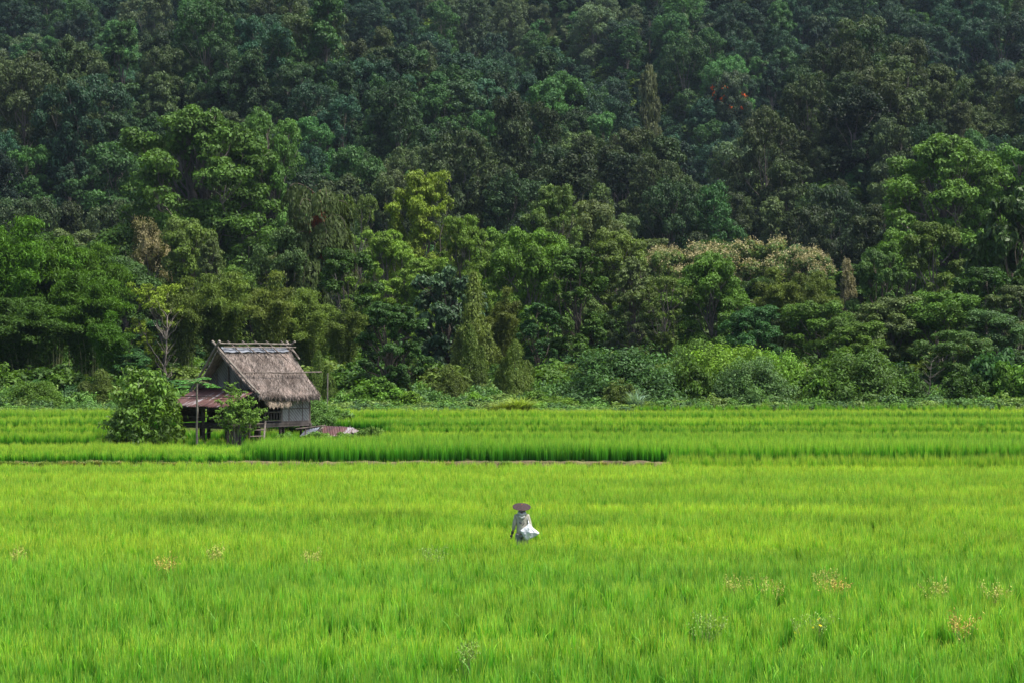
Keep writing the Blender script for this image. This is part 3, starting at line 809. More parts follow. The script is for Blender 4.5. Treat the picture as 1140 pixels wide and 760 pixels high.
for i in order:
    a, b = int(spx[i] - spw[i] * .45 + 180), int(spx[i] + spw[i] * .45 + 180)
    a2, b2 = max(a, 180), min(b, 1320)
    if b2 > a2:
        seg = hor[a2:b2]; expo[i] = np.clip(seg - max(stop[i], 0), 0, None).sum() if stop[i] > -60 else np.clip(seg - 0, 0, None).sum()
    a, b = max(a, 0), min(b, 1500)
    if b > a: hor[a:b] = np.minimum(hor[a:b], stop[i] + 3)
rank = np.argsort(-expo)
NIND = 240
ind = set(int(i) for i in rank[:NIND] if expo[i] > 25)
SHAPE = ['broad domed', 'rounded', 'wide lumpy', 'flat topped', 'compact', 'narrow upright', 'pointed', 'large spreading']
ZONES = lambda px, far: ('on the far slope' if far else ('on the spur left of the hut roof' if px < 240 else 'on the spur above the hut' if px < 420 else 'on the central spur' if px < 720 else 'in the gully right of centre' if px < 850 else 'on the right hand spur'))
rest = []; HL = []
for i in range(nT):
    tint = np.array(tones[ti[i]][0]) * math.exp(rngh.normal() * .30 - .05) * (1 + rngh.normal(size=3) * np.array([.06, .03, .06]))
    x, y = pts[i]
    if i in ind:
        ppx = spx[i]; far = y > 120.8 / (.45 - (380 - float(crest_px(ppx))) / FPX) + 12
        lab = '%s %s tree %s' % (tones[ti[i]][1], SHAPE[kidx[i]], where_words(ppx, stop[i]))
        he = place(HILL[kidx[i]], x, y, hh[i], ww[i], tint, lab, group='forest trees covering the hillside', rz=float(rngh.uniform(0, 6.28)), name='hillside_tree'); HL.append((he, lab, ppx))
    else: rest.append((i, tint))
settle_labels(HL)
ri = np.array([r[0] for r in rest]); rt = np.array([r[1] for r in rest])
# join crown and trunk per prototype for the mass
def joined(k):
    me = bpy.data.meshes.new(k + "_tree"); bm = bmesh.new()
    bm.from_mesh(PT[k][0][0]); bm.from_mesh(PT[k][0][1]); bm.to_mesh(me); bm.free()
    return me
protos = [PT[k][0][0] for k in HILL]
S = np.stack([ww[ri] / np.array([PT[HILL[k]][1][1] for k in kidx[ri]])] * 2 + [hh[ri] / np.array([PT[HILL[k]][1][0] for k in kidx[ri]])], axis=1)
ROT = np.stack([np.zeros(len(ri)), np.zeros(len(ri)), rngh.uniform(0, 6.28, len(ri))], axis=1)
scatter("hillside_forest", protos, np.stack([pts[ri, 0], pts[ri, 1], pz[ri]], axis=1), ROT, S, kidx[ri], np.clip(rt, .01, 1),
        "mass of smaller forest trees closing the canopy over the hillside", "forest")
# undergrowth under the forest edge and on the slope
n = 5200
uy = 143 + (330 - 143) * rngh.random(n) ** 1.3; uy[2600:] = rngh.uniform(330, 600, n - 2600); ux = (rngh.random(n) * 2 - 1) * (.257 * uy * 1.2 + 8)
uz = terrain_z(ux, uy)
us = rngh.uniform(.5, 1.25, n) * np.where(uy > 330, 2.4, 1)
US = np.stack([us * 1.2, us * 1.2, us * rngh.uniform(.6, 1.1, n)], axis=1)
UT = np.array([DG, MG, BG, OL])[rngh.integers(0, 4, n)] * rngh.uniform(.75, 1.15, (n, 1))
scatter("undergrowth", [PT['shrub1'][0][0], PT['shrub3'][0][0]], np.stack([ux, uy, uz - .2], axis=1),
        np.stack([0 * ux, 0 * ux, rngh.uniform(0, 6.28, n)], axis=1), US, rngh.integers(0, 2, n), UT, "tangled undergrowth beneath the forest trees", "undergrowth")
# ------------------------------------------------------------------ rice
def rice_tile(seed, blades, width, seg=3, size=1.0, h=.62, lean=.16):
    rng = np.random.default_rng(seed)
    nh = max(1, int(blades / 22)); hills = (rng.random((nh, 2)) - .5) * size * 1.04
    n = blades; w = rng.integers(0, nh, n)
    b = hills[w] + rng.normal(size=(n, 2)) * .035
    ang = rng.uniform(0, 2 * PI, n)
    hh_ = h * (rng.uniform(.62, 1.1, n)) * (1 + .10 * rng.normal(size=nh)[w])
    ln = lean * rng.gamma(2.0, .5, n)
    face = rng.uniform(0, PI, n)
    sx, sy = np.cos(face), np.sin(face)
    t = np.linspace(0, 1, seg + 1)
    V, Hh = [], []
    prof = {3: [1, .95, .7, .06], 2: [1, .8, .06], 1: [1, .1], 4: [1, 1, .85, .55, .05]}[seg]
    curl = rng.random(n) < .18
    for i, tt in enumerate(t):
        out = hh_ * ln * tt ** 1.9 * np.where(curl, 1.7, 1)
        z = hh_ * tt * (1 - np.where(curl, .22, .05) * tt ** 3)
        cx = b[:, 0] + np.cos(ang) * out; cy = b[:, 1] + np.sin(ang) * out
        hw = width * .5 * prof[i]
        V.append(np.stack([cx - sx * hw, cy - sy * hw, z], axis=1)); V.append(np.stack([cx + sx * hw, cy + sy * hw, z], axis=1))
        Hh.append(np.full(n, tt)); Hh.append(np.full(n, tt))
    k = 2 * (seg + 1)
    V = np.stack(V, axis=1).reshape(-1, 3); Hh = np.stack(Hh, axis=1).reshape(-1)
    base = (np.arange(n) * k)[:, None]
    F = np.concatenate([base + np.array([[2 * i, 2 * i + 1, 2 * i + 3, 2 * i + 2]]) for i in range(seg)], axis=0)
    return quads_mesh("rice_tile", V, F, M['rice'], var=np.repeat(np.clip(.45 * rng.random(nh)[w] + .55 * rng.random(n), 0, 1), k), hgt=Hh)

def fnoise(x, y, sx_, sy_, z=0):
    return np.array([mnoise.fractal((a / sx_, b / sy_, z), 1.0, 2.0, 3) for a, b in zip(x, y)])

PATCH = [(262, 98.5, 3.4, 2.6, -1.1), (425, 64, 1.6, 1.1, 1), (215, 63, 1.8, .9, .8), (1135, 73, 1.5, 1.0, 1.1), (1010, 69, 3.2, .9, .7), (990, 62, 2.5, .9, .5), (70, 68, 2.5, .8, .5), (640, 61, 2.0, .6, .5), (120, 45, 1.5, 1.0, .5), (840, 47, 2, .8, .5), (900, 38.5, 1.6, .6, .6), (1110, 56, 2, .7, .6)]
def rice_field(name, y0, y1, cell, protos, hscale, label, xr=None, seed=1, skip=None, tintmul=(1, 1, 1), edge=0.0):
    rng = np.random.default_rng(seed)
    P = []
    y = y0 + cell / 2
    while y < y1:
        hw = .257 * y * 1.22 + 13
        lo, hi = (-hw, hw) if xr is None else (max(-hw, xr[0]), min(hw, xr[1]))
        if hi > lo:
            xx = np.arange(lo, hi, cell) + rng.uniform(-.1, .1)
            P.append(np.stack([xx + rng.uniform(-.25, .25, len(xx)) * cell, y + wob(xx) + rng.uniform(-.28, .28, len(xx)) * cell, y + 0 * xx], axis=1))
        y += cell
    P = np.concatenate(P)
    if skip is not None: P = P[~skip(P[:, 0], P[:, 1])]
    zz = field_z(P[:, 0], P[:, 1])
    n1 = fnoise(P[:, 0], P[:, 1], 14, 3.2, seed); n2 = fnoise(P[:, 0], P[:, 1], 2.2, 1.3, seed + 9)
    hs = hscale * np.clip(1 + .16 * n1 + .13 * n2, .6, 1.35)
    n3 = fnoise(P[:, 0], P[:, 1], 20, 5, seed + 4); n4 = fnoise(P[:, 0], P[:, 1], 3, 2, seed + 14)
    k = 1 + .16 * n3 + .10 * n4
    T = np.stack([k * (1 + .22 * n3), k * (1 + .05 * n3), k * .95], axis=1) * np.array(tintmul)
    for (bx, by, bw, bh, amt) in PATCH:
        gz = np.exp(-((P[:, 0] - at(bx, by)) / bw) ** 2 - ((P[:, 1] - by) / bh) ** 2); hs = hs * (1 + .22 * amt * gz); T = T * (1 - .24 * amt * gz)[:, None]
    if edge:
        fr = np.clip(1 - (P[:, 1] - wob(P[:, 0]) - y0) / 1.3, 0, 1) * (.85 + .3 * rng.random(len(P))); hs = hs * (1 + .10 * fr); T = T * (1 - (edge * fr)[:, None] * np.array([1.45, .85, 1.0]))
    n = len(P)
    ROT = np.stack([np.zeros(n), np.zeros(n), rng.integers(0, 4, n) * PI / 2 + rng.normal(size=n) * .1], axis=1)
    s = cell / 1.0
    S = np.stack([np.full(n, s), np.full(n, s), hs], axis=1)
    return scatter(name, protos, np.stack([P[:, 0], P[:, 1], zz], axis=1), ROT, S, rng.integers(0, len(protos), n), np.clip(T, .3, 2), label, "rice")

near = [rice_tile(200 + i, 520, .025, 4, lean=.10, h=.70) for i in range(5)]
mid = [rice_tile(210 + i, 520, .022, 3, lean=.12, h=.66) for i in range(5)]
farp = [rice_tile(220 + i, 300, .030, 2, lean=.11) for i in range(5)]
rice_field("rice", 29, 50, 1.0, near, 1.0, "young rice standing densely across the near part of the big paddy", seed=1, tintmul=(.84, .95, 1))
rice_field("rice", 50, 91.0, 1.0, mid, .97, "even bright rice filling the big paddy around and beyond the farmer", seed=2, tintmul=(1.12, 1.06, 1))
hutskip = lambda x, y: ((x > -20.0) & (x < -8.6) & (y > 103.2) & (y < 110.3))
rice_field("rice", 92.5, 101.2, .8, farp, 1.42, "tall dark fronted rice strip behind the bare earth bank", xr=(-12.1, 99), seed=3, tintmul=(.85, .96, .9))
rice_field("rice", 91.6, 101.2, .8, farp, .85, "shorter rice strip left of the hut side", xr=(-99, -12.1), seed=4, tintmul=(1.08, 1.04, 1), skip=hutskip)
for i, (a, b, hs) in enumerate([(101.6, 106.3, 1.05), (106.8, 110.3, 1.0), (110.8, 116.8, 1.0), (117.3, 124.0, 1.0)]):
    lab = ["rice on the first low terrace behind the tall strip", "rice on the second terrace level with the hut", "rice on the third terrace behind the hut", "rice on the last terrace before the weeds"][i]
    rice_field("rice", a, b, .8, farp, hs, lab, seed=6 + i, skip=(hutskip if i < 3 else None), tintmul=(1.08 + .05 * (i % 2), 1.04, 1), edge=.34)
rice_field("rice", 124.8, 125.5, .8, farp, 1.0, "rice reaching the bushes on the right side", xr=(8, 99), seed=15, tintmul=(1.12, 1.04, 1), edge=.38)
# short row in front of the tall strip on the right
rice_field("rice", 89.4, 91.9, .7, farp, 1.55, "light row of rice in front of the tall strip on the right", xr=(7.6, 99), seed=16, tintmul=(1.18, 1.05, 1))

# weeds at the forest foot: stuff
rngw = np.random.default_rng(5)
n = 2300
wx = rngw.uniform(-45, 48, n); wy = np.where(wx < 8, rngw.uniform(124.8, 142, n), rngw.uniform(131.5, 142, n))
wz = terrain_z(wx, wy)
weed_sh = [gen_shrub(300 + i, "weed%d" % i, H_=1.0, W_=2.0, nleaf=1500, leaf=(.17, .10), stems=2)[0] for i in range(3)]
def blade_tuft(seed, n, h, width, lean, mat='leaf'):
    rng = np.random.default_rng(seed); seg = 3; V = []
    ang = rng.uniform(0, 2 * PI, n); hh_ = h * rng.uniform(.5, 1.1, n); ln = lean * rng.uniform(.3, 1.3, n)
    bx, by = rng.normal(size=n) * .12, rng.normal(size=n) * .12
    sx, sy = -np.sin(ang), np.cos(ang)
    for i, tt in enumerate(np.linspace(0, 1, seg + 1)):
        out = hh_ * ln * tt ** 1.6; z = hh_ * (tt - .45 * tt ** 3 * ln)
        hw = width * .5 * [.6, 1, .8, .05][i]
        cx, cy = bx + np.cos(ang) * out, by + np.sin(ang) * out
        V += [np.stack([cx - sx * hw, cy - sy * hw, z], axis=1), np.stack([cx + sx * hw, cy + sy * hw, z], axis=1)]
    V = np.stack(V, axis=1).reshape(-1, 3); base = (np.arange(n) * 8)[:, None]
    F = np.concatenate([base + np.array([[2 * i, 2 * i + 1, 2 * i + 3, 2 * i + 2]]) for i in range(seg)], axis=0)
    return quads_mesh("tuft", V, F, M[mat], var=np.repeat(rng.random(n), 8))
nb_ = 150
tuft = blade_tuft(310, 150, .9, .035, .8)
pick = rngw.choice(4, n, p=[.27, .27, .2, .26])
ws = rngw.uniform(.5, 1.15, n)
back = np.clip((wy - 126) / 16, 0, 1)
WS = np.stack([ws * 1.1, ws * 1.1, ws * (.3 + 1.0 * back) * rngw.uniform(.6, 1.4, n)], axis=1)
WT = np.array([(.075, .16, .035), (.10, .20, .04), (.06, .12, .04), (.13, .20, .05)])[rngw.integers(0, 4, n)]
bx_ = rngw.uniform(-30, 8, nb_); by_ = 91.7 + wob(bx_) + rngw.normal(size=nb_) * .3
wx = np.concatenate([wx, bx_]); wy = np.concatenate([wy, by_]); wz = np.concatenate([wz, np.full(nb_, .42)]); n += nb_
pick = np.concatenate([pick, np.full(nb_, 3)]); sb_ = rngw.uniform(.15, .45, (nb_, 1)); WS = np.concatenate([WS, sb_ * np.array([[1.6, 1.2, .7]])])
WT = np.concatenate([WT, np.array([(.20, .17, .07), (.12, .17, .03), (.09, .16, .03)])[rngw.integers(0, 3, nb_)]])
scatter("ground_weeds", weed_sh + [tuft], np.stack([wx, wy, wz], axis=1), np.stack([0 * wx, 0 * wx, rngw.uniform(0, 6.28, n)], axis=1), WS, pick, WT,
        "low creeping weeds between the paddy and the forest", "weeds")

def tuft_thing(px, ybase, d, h, w, tint, label, name='grass_tuft', z=None, nb=160, lean=.8, width=.04, seed=0, group=None):
    me = blade_tuft(400 + seed, nb, 1.0, width / h, lean)
    me.name = name
    o = obj(name, me, None, tint); x = at(px, d)
    o.location = (x, d, tz(x, d) if z is None else z); o.scale = (w, w, h)
    tag(o, label, 'grass', group)
tuft_thing(706, 432, 131, 1.7, 1.6, (.20, .30, .22), "pale silvery reed grass clump in front of the big rounded bush", nb=240, width=.06, seed=1)
tuft_thing(578, 447, 126.5, 1.3, 2.2, (.22, .30, .05), "yellowish grass mound at the paddy edge in the middle of the photo", nb=700, width=.03, seed=2)
tuft_thing(560, 450, 126, 1.0, 1.7, (.22, .28, .06), "smaller straw yellow grass mound left of the yellowish one", nb=500, width=.03, seed=3)
tuft_thing(600, 452, 131, .8, 1.4, (.16, .28, .05), "low green grass mound right of the yellowish one", nb=400, width=.03, seed=4)

# weed stalks with yellowish seed heads poking out of the near rice
def seed_weed(px, py, d, h, w, tint, label, seed, flowers=0):
    rng = np.random.default_rng(seed); x = at(px, d)
    e = empty('flowering_weed', (x, d, 0)); lines = []; P = []
    for i in range(13):
        a = rng.uniform(0, 6.28); r = w * .5 * rng.uniform(.2, 1)
        tip = (math.cos(a) * r, math.sin(a) * r, h * rng.uniform(.75, 1.05))
        c = curve((rng.normal() * .03, rng.normal() * .03, 0), tip, rng, 6, .03, up=.05); lines.append((c, np.linspace(.004, .0022, 6)))
        for q in range(22):
            t = rng.uniform(.62, 1.02); b = np.array([np.interp(t, np.linspace(0, 1, 6), c[:, j]) for j in range(3)])
            P.append(b + rng.normal(size=3) * .045)
    obj('stems', tubes_mesh('stems', lines, M['culm'], 3), e)
    P = np.array(P)
    obj('panicle', leaf_mesh('panicle', P, rng.normal(size=P.shape), .05 * rng.uniform(.6, 1.4, len(P)), .022, rng, M['petal'], -1.0), e, tint)
    if flowers:
        Q = P[rng.choice(len(P), flowers)] + rng.normal(size=(flowers, 3)) * .03
        Q = np.repeat(Q, 4, axis=0)
        obj('blossoms', leaf_mesh('blossoms', Q, np.array([[0, -1, .5]]) + rng.normal(size=Q.shape) * .4, .045, .04, rng, M['petal'], 0), e, (.75, .62, .02))
    tag(e, label, 'weed', 'weeds poking out of the near rice')
TAN = (.40, .40, .10); GRN = (.22, .32, .08); OR = (.45, .33, .08)
for i, (px, py, w, t, lab, fl) in enumerate([
    (822, 645, .7, TAN, 'yellow seed headed weed in the rice right of the farmer', 0), (860, 648, .8, TAN, 'faint yellow weed right of the brightest yellow weed', 0),
    (915, 640, .8, TAN, 'tall straw coloured weed above the yellow flowered weed', 0), (930, 648, .8, OR, 'pinkish tan weed right of the tall straw coloured weed', 0),
    (1045, 650, 1.0, TAN, 'yellow seed headed weed on the right above the orange weed', 0), (1110, 652, .9, TAN, 'pale weed near the right edge of the photo', 0),
    (1072, 688, .8, OR, 'orange tan weed low on the right', 0), (905, 690, 1.3, GRN, 'green branching weed with yellow flowers', 7),
    (785, 690, .9, GRN, 'dull greenish weed left of the yellow flowered weed', 0), (185, 622, .6, OR, 'orange tan weed in the rice on the left', 0),
    (240, 610, .7, TAN, 'small yellow weed right of the orange tan one on the left', 0), (480, 612, .9, GRN, 'dark stemmed weed left of the farmer', 0),
    (345, 612, .9, TAN, 'speckled yellow weed below the dark rice patch on the left', 0), (22, 612, .5, TAN, 'tiny yellow weed near the left edge of the photo', 0),
    (520, 722, .5, GRN, 'grey green weed in the nearest rice', 0)]):
    d = FPX * (H - .72) / (py + 4 - 380) if py < 640 or True else 0
    seed_weed(px, py, d, .92 if py > 660 else .90, w, t, lab, 500 + i, fl)

# ------------------------------------------------------------------ materials of the hut
def thatch():
    m = rough_material("weathered_thatch", (.055, .045, .039), (.15, .122, .105), 2.2, c3=(.26, .225, .205), stretch=(1.0, 6.0, 1.0), bump=1.0)
    nt = m.node_tree; pb = next(n for n in nt.nodes if n.type == 'BSDF_PRINCIPLED'); src = pb.inputs['Base Color'].links[0].from_socket
    tc = N(nt, "ShaderNodeTexCoord"); nz = N(nt, "ShaderNodeTexNoise"); nz.inputs['Scale'].default_value = .9; nz.inputs['Detail'].default_value = 5
    nt.links.new(tc.outputs['Object'], nz.inputs['Vector'])
    rp = ramp(nt, [(.36, (.55, .52, .50)), (.5, (1, 1, 1)), (.64, (1.45, 1.38, 1.36))]); nt.links.new(nz.outputs['Fac'], rp.inputs[0])
    mx = N(nt, "ShaderNodeMix", data_type='RGBA', blend_type='MULTIPLY'); mx.inputs['Factor'].default_value = 1; mx.clamp_result = False
    nt.links.new(src, mx.inputs[6]); nt.links.new(rp.outputs[0], mx.inputs[7]); nt.links.new(mx.outputs[2], pb.inputs['Base Color'])
    return m
M['thatch'] = thatch()
M['thatch_old'] = rough_material("weathered_thatch", (.055, .045, .039), (.15, .122, .105), 2.2, c3=(.26, .225, .205), stretch=(1.0, 6.0, 1.0), bump=1.0)
M['thatch_light'] = rough_material("pale_thatch", (.16, .12, .09), (.36, .29, .22), 5.0, bump=1.0)
M['wood'] = rough_material("weathered_wood", (.055, .043, .036), (.17, .14, .12), 4.0, stretch=(1, 1, .3))
M['greywood'] = rough_material("grey_poles", (.085, .07, .058), (.22, .19, .16), 4.0)
M['darkwood'] = rough_material("dark_posts", (.022, .017, .014), (.075, .058, .048), 5.0)
def woven():
    m, nt, out = new_mat("woven_bamboo_wall")
    tc = N(nt, "ShaderNodeTexCoord")
    nz = N(nt, "ShaderNodeTexNoise"); nz.inputs['Scale'].default_value = 2.5; nz.inputs['Detail'].default_value = 6
    mp = N(nt, "ShaderNodeMapping"); mp.inputs['Scale'].default_value = (1, 1, .35)
    nt.links.new(tc.outputs['Object'], mp.inputs[0]); nt.links.new(mp.outputs[0], nz.inputs['Vector'])
    ck = N(nt, "ShaderNodeTexWave"); ck.bands_direction = 'DIAGONAL'; ck.inputs['Scale'].default_value = 3.2; ck.inputs['Distortion'].default_value = 2
    nt.links.new(tc.outputs['Object'], ck.inputs['Vector'])
    rp = ramp(nt, [(.3, (.08, .074, .068)), (.55, (.16, .15, .14)), (.75, (.25, .24, .225))])
    mx = N(nt, "ShaderNodeMath", operation='MULTIPLY_ADD'); mx.inputs[1].default_value = .30
    nt.links.new(ck.outputs['Fac'], mx.inputs[0]); nt.links.new(nz.outputs['Fac'], mx.inputs[2])
    nt.links.new(mx.outputs[0], rp.inputs[0])
    pb = N(nt, "ShaderNodeBsdfPrincipled"); pb.inputs['Roughness'].default_value = .85
    nt.links.new(rp.outputs[0], pb.inputs['Base Color'])
    bp = N(nt, "ShaderNodeBump"); bp.inputs['Strength'].default_value = .5; bp.inputs['Distance'].default_value = .02
    nt.links.new(ck.outputs['Fac'], bp.inputs['Height']); nt.links.new(bp.outputs[0], pb.inputs['Normal'])
    nt.links.new(pb.outputs[0], out.inputs['Surface']); return m
M['woven'] = woven()
def tin():
    m, nt, out = new_mat("rusty_tin")
    tc = N(nt, "ShaderNodeTexCoord")
    mp = N(nt, "ShaderNodeMapping"); mp.inputs['Scale'].default_value = (1.5, .35, .35)
    nt.links.new(tc.outputs['Object'], mp.inputs[0])
    nz = N(nt, "ShaderNodeTexNoise"); nz.inputs['Scale'].default_value = 1.6; nz.inputs['Detail'].default_value = 7; nz.inputs['Roughness'].default_value = .7
    nt.links.new(mp.outputs[0], nz.inputs['Vector'])
    rp = ramp(nt, [(.36, (.035, .014, .010)), (.48, (.075, .027, .020)), (.56, (.10, .05, .04)), (.64, (.25, .235, .24))])
    nt.links.new(nz.outputs['Fac'], rp.inputs[0])
    pb = N(nt, "ShaderNodeBsdfPrincipled"); pb.inputs['Roughness'].default_value = .55; pb.inputs['Metallic'].default_value = .15
    nt.links.new(rp.outputs[0], pb.inputs['Base Color']); nt.links.new(pb.outputs[0], out.inputs['Surface']); return m
M['tin'] = tin()
M['greytin'] = rough_material("grey_tin", (.07, .077, .09), (.19, .205, .235), 2.0, rough=.5, bump=.05)

class MB:
    def __init__(s): s.bm = bmesh.new()
    def box(s, c, d, rot=None, bev=0):
        r = bmesh.ops.create_cube(s.bm, size=1)['verts']
        mt = Matrix.Translation(c) @ (rot.to_4x4() if rot else Matrix.Identity(4)) @ Matrix.Diagonal((*d, 1))
        bmesh.ops.transform(s.bm, matrix=mt, verts=r); return s
    def pole(s, a, b, r0, r1=None, seg=7, wig=0, seed=0):
        r1 = r0 if r1 is None else r1; a, b = Vector(a), Vector(b); rn = random.Random(seed)
        n = 5 if wig else 2; rings = []
        dd = (b - a).normalized(); u = dd.orthogonal().normalized(); v = dd.cross(u)
        for i in range(n):
            t = i / (n - 1); c = a.lerp(b, t)
            if 0 < i < n - 1: c += (u * rn.uniform(-1, 1) + v * rn.uniform(-1, 1)) * wig
            r = r0 + (r1 - r0) * t
            rings.append([s.bm.verts.new(c + (u * math.cos(q / seg * 2 * PI) + v * math.sin(q / seg * 2 * PI)) * r) for q in range(seg)])
        for i in range(n - 1):
            for q in range(seg): s.bm.faces.new((rings[i][q], rings[i][(q + 1) % seg], rings[i + 1][(q + 1) % seg], rings[i + 1][q]))
        s.bm.faces.new(rings[0][::-1]); s.bm.faces.new(rings[-1]); return s
    def grid(s, fn, nu, nv, thick=None):
        vs = [[s.bm.verts.new(fn(i / nu, j / nv)) for j in range(nv + 1)] for i in range(nu + 1)]
        fs = [s.bm.faces.new((vs[i][j], vs[i + 1][j], vs[i + 1][j + 1], vs[i][j + 1])) for i in range(nu) for j in range(nv)]
        if thick:
            lo = [[s.bm.verts.new(v.co - Vector((0, 0, thick))) for v in row] for row in vs]
            for i in range(nu):
                for j in range(nv): s.bm.faces.new((lo[i][j + 1], lo[i + 1][j + 1], lo[i + 1][j], lo[i][j]))
            for i in range(nu):
                s.bm.faces.new((lo[i][0], lo[i + 1][0], vs[i + 1][0], vs[i][0])); s.bm.faces.new((vs[i][nv], vs[i + 1][nv], lo[i + 1][nv], lo[i][nv]))
            for j in range(nv):
                s.bm.faces.new((vs[0][j], vs[0][j + 1], lo[0][j + 1], lo[0][j])); s.bm.faces.new((lo[nu][j], lo[nu][j + 1], vs[nu][j + 1], vs[nu][j]))
        return s
    def build(s, name, mat, parent=None, smooth=False):
        bmesh.ops.recalc_face_normals(s.bm, faces=s.bm.faces[:])
        me = bpy.data.meshes.new(name); s.bm.to_mesh(me); s.bm.free(); me.materials.append(mat)
        if smooth: me.polygons.foreach_set("use_smooth", [True] * len(me.polygons))
        return obj(name, me, parent)

# ------------------------------------------------------------------ hut (local: x = right/front along the gable, y = along the ridge, z up)
HD = 108.0; HX = at(284.5, HD); HG = .5
hut = empty('stilt_hut', (HX, HD, HG), R(-40))
tag(hut, "old thatched wooden field hut on stilts standing in the rice", 'hut')
rs = random.Random(8)
def roof_side(sgn):
    Wd = 2.72; zr, ze = 5.18, 2.78
    b = MB(); rn = random.Random(10 + sgn); ed = [rn.uniform(-.10, .10) for _ in range(121)]
    def fn(u, v):                                   # u along ridge, v down the slope
        y0 = -2.75 + .53 * v; y1 = 2.5 - .28 * v + .12 * math.sin(v * PI)
        y = y0 + (y1 - y0) * u
        vv = v * (1 + (ed[int(u * 120)] * .45 if v > .97 else 0))
        x = .04 + (Wd - .04) * vv
        z = zr + (ze - zr) * (vv + .06 * math.sin(vv * PI)) - (.16 * vv * math.sin(u * 2.2) if sgn > 0 else 0)
        lay = (v * 13) % 1.0                        # thatch courses lap over each other
        z += -.055 * lay + mnoise.noise((u * 22, v * 9, sgn)) * .05 + mnoise.noise((u * 60, v * 40, sgn)) * .02
        return (sgn * x, y, z)
    b.grid(fn, 120, 78, .10)
    return b
roof = roof_side(1).build('roof', M['thatch'], hut)
roof_side(-1).build('roof', M['thatch'], hut)
# shaggy straw ends hanging from the eaves
def straw(n, seed, fpos, L, mat, name, parent, w=.03):
    rng = np.random.default_rng(seed); P = np.array([fpos(rng) for _ in range(n)])
    Nn = rng.normal(size=P.shape) * .4 + np.array([1, -.4, .3])
    return obj(name, leaf_mesh(name, P, Nn, L * rng.uniform(.5, 1.2, n), w, rng, mat, 2.2), parent)
def eave_pos(rng):
    u = rng.random(); s = 1 if rng.random() < .7 else -1
    return (s * (2.64 + rng.normal() * .05), -2.25 + 4.5 * u, 2.74 - .16 * math.sin(u * 2.2) + rng.normal() * .07)
straw(1500, 3, eave_pos, .25, M['thatch'], 'eave_straw', roof, .035)
def slope_pos(rng):
    v = rng.random(); u = rng.random(); zz = 5.18 - 2.4 * (v + .06 * math.sin(v * PI)) + .03
    return (.04 + 2.66 * v, -2.75 + .53 * v + (5.25 - .81 * v) * u, zz)
straw(2600, 4, slope_pos, .22, M['thatch'], 'straw_layer', roof, .03)
# ridge: grey tin cap, poles
MB().grid(lambda u, v: ((v - .5) * .62, -2.5 + 4.7 * u, 5.30 - abs(v - .5) * .50 + .02 * math.sin(u * 40)), 40, 4, .01).build('ridge_cap', M['greytin'], hut)
MB().pole((.02, -2.65, 5.50), (.02, 2.75, 5.44), .045, wig=.02, seed=1).build('ridge_pole', M['greywood'], hut)
MB().pole((.22, -2.5, 5.30), (.20, 2.8, 5.27), .035, wig=.02, seed=5).build('ridge_pole', M['greywood'], hut)
for i, y in enumerate((-1.7, -.65, .25, 1.1, 2.2)):
    MB().pole((-.25, y - .1, 5.62), (1.05 if i % 2 else .8, y + .25, 4.60 if i % 2 else 4.80), .04, .03).build('roof_batten', M['wood'], hut)
for s in (-1, 1):      # barge poles cross above the ridge
    MB().pole((-s * .30, -2.84, 5.62), (s * 2.75, -2.25, 2.86), .07, .06, wig=.03, seed=s + 3).build('barge_board', M['greywood'], hut)
    MB().pole((-s * .34, 2.62, 5.60), (s * .85, 2.48, 4.62), .06, .05).build('barge_board', M['greywood'], hut)
MB().pole((1.62, -2.45, 3.98), (1.62, 3.4, 3.93), .04, wig=.02, seed=9).build('roof_pole', M['wood'], hut)
# body
MB().box((0, .2, 1.22), (4.2, 3.85, .10)).box((2.02, .2, 1.12), (.12, 3.95, .14)).box((-2.02, .2, 1.12), (.12, 3.95, .14)).box((0, -1.7, 1.11), (4.3, .12, .13)).box((0, 2.1, 1.11), (4.3, .12, .13)).build('floor', M['wood'], hut)
MB().box((2.0, 1.03, 2.06), (.07, 2.14, 1.56)).build('wall', M['woven'], hut)
MB().box((2.02, .55, 2.06), (.07, .05, 1.54)).box((2.02, 1.55, 2.06), (.07, .05, 1.54)).box((2.022, 1.05, 2.0), (.07, 2.0, .05)).box((2.005, .02, 2.06), (.10, .10, 1.56)).box((2.005, 2.10, 2.06), (.10, .10, 1.60)).box((2.012, 1.05, 1.31), (.09, 2.05, .07)).build('wall_frame', M['wood'], hut)
MB().box((-2.0, .2, 2.06), (.07, 3.8, 1.56)).build('wall', M['woven'], hut)
MB().box((0, 2.14, 2.06), (3.9, .07, 1.56)).build('wall', M['woven'], hut)
MB().box((-.2, -1.62, 2.0), (3.4, .07, 1.45)).build('wall', M['darkwood'], hut)
# gable panel
b = MB(); vs = [b.bm.verts.new(p) for p in ((-2.25, -1.9, 3.0), (2.25, -1.9, 3.0), (.02, -1.9, 5.0))]; f = b.bm.faces.new(vs)
bmesh.ops.solidify(b.bm, geom=[f], thickness=.05); b.build('gable', M['woven'], hut)
MB().box((0, -1.98, 3.06), (4.5, .06, .09)).box((.0, -1.965, 3.95), (.07, .05, 1.75)).box((-.95, -1.965, 3.5), (.05, .04, 1.0)).box((.95, -1.965, 3.5), (.05, .04, 1.0)).build('gable_frame', M['wood'], hut)
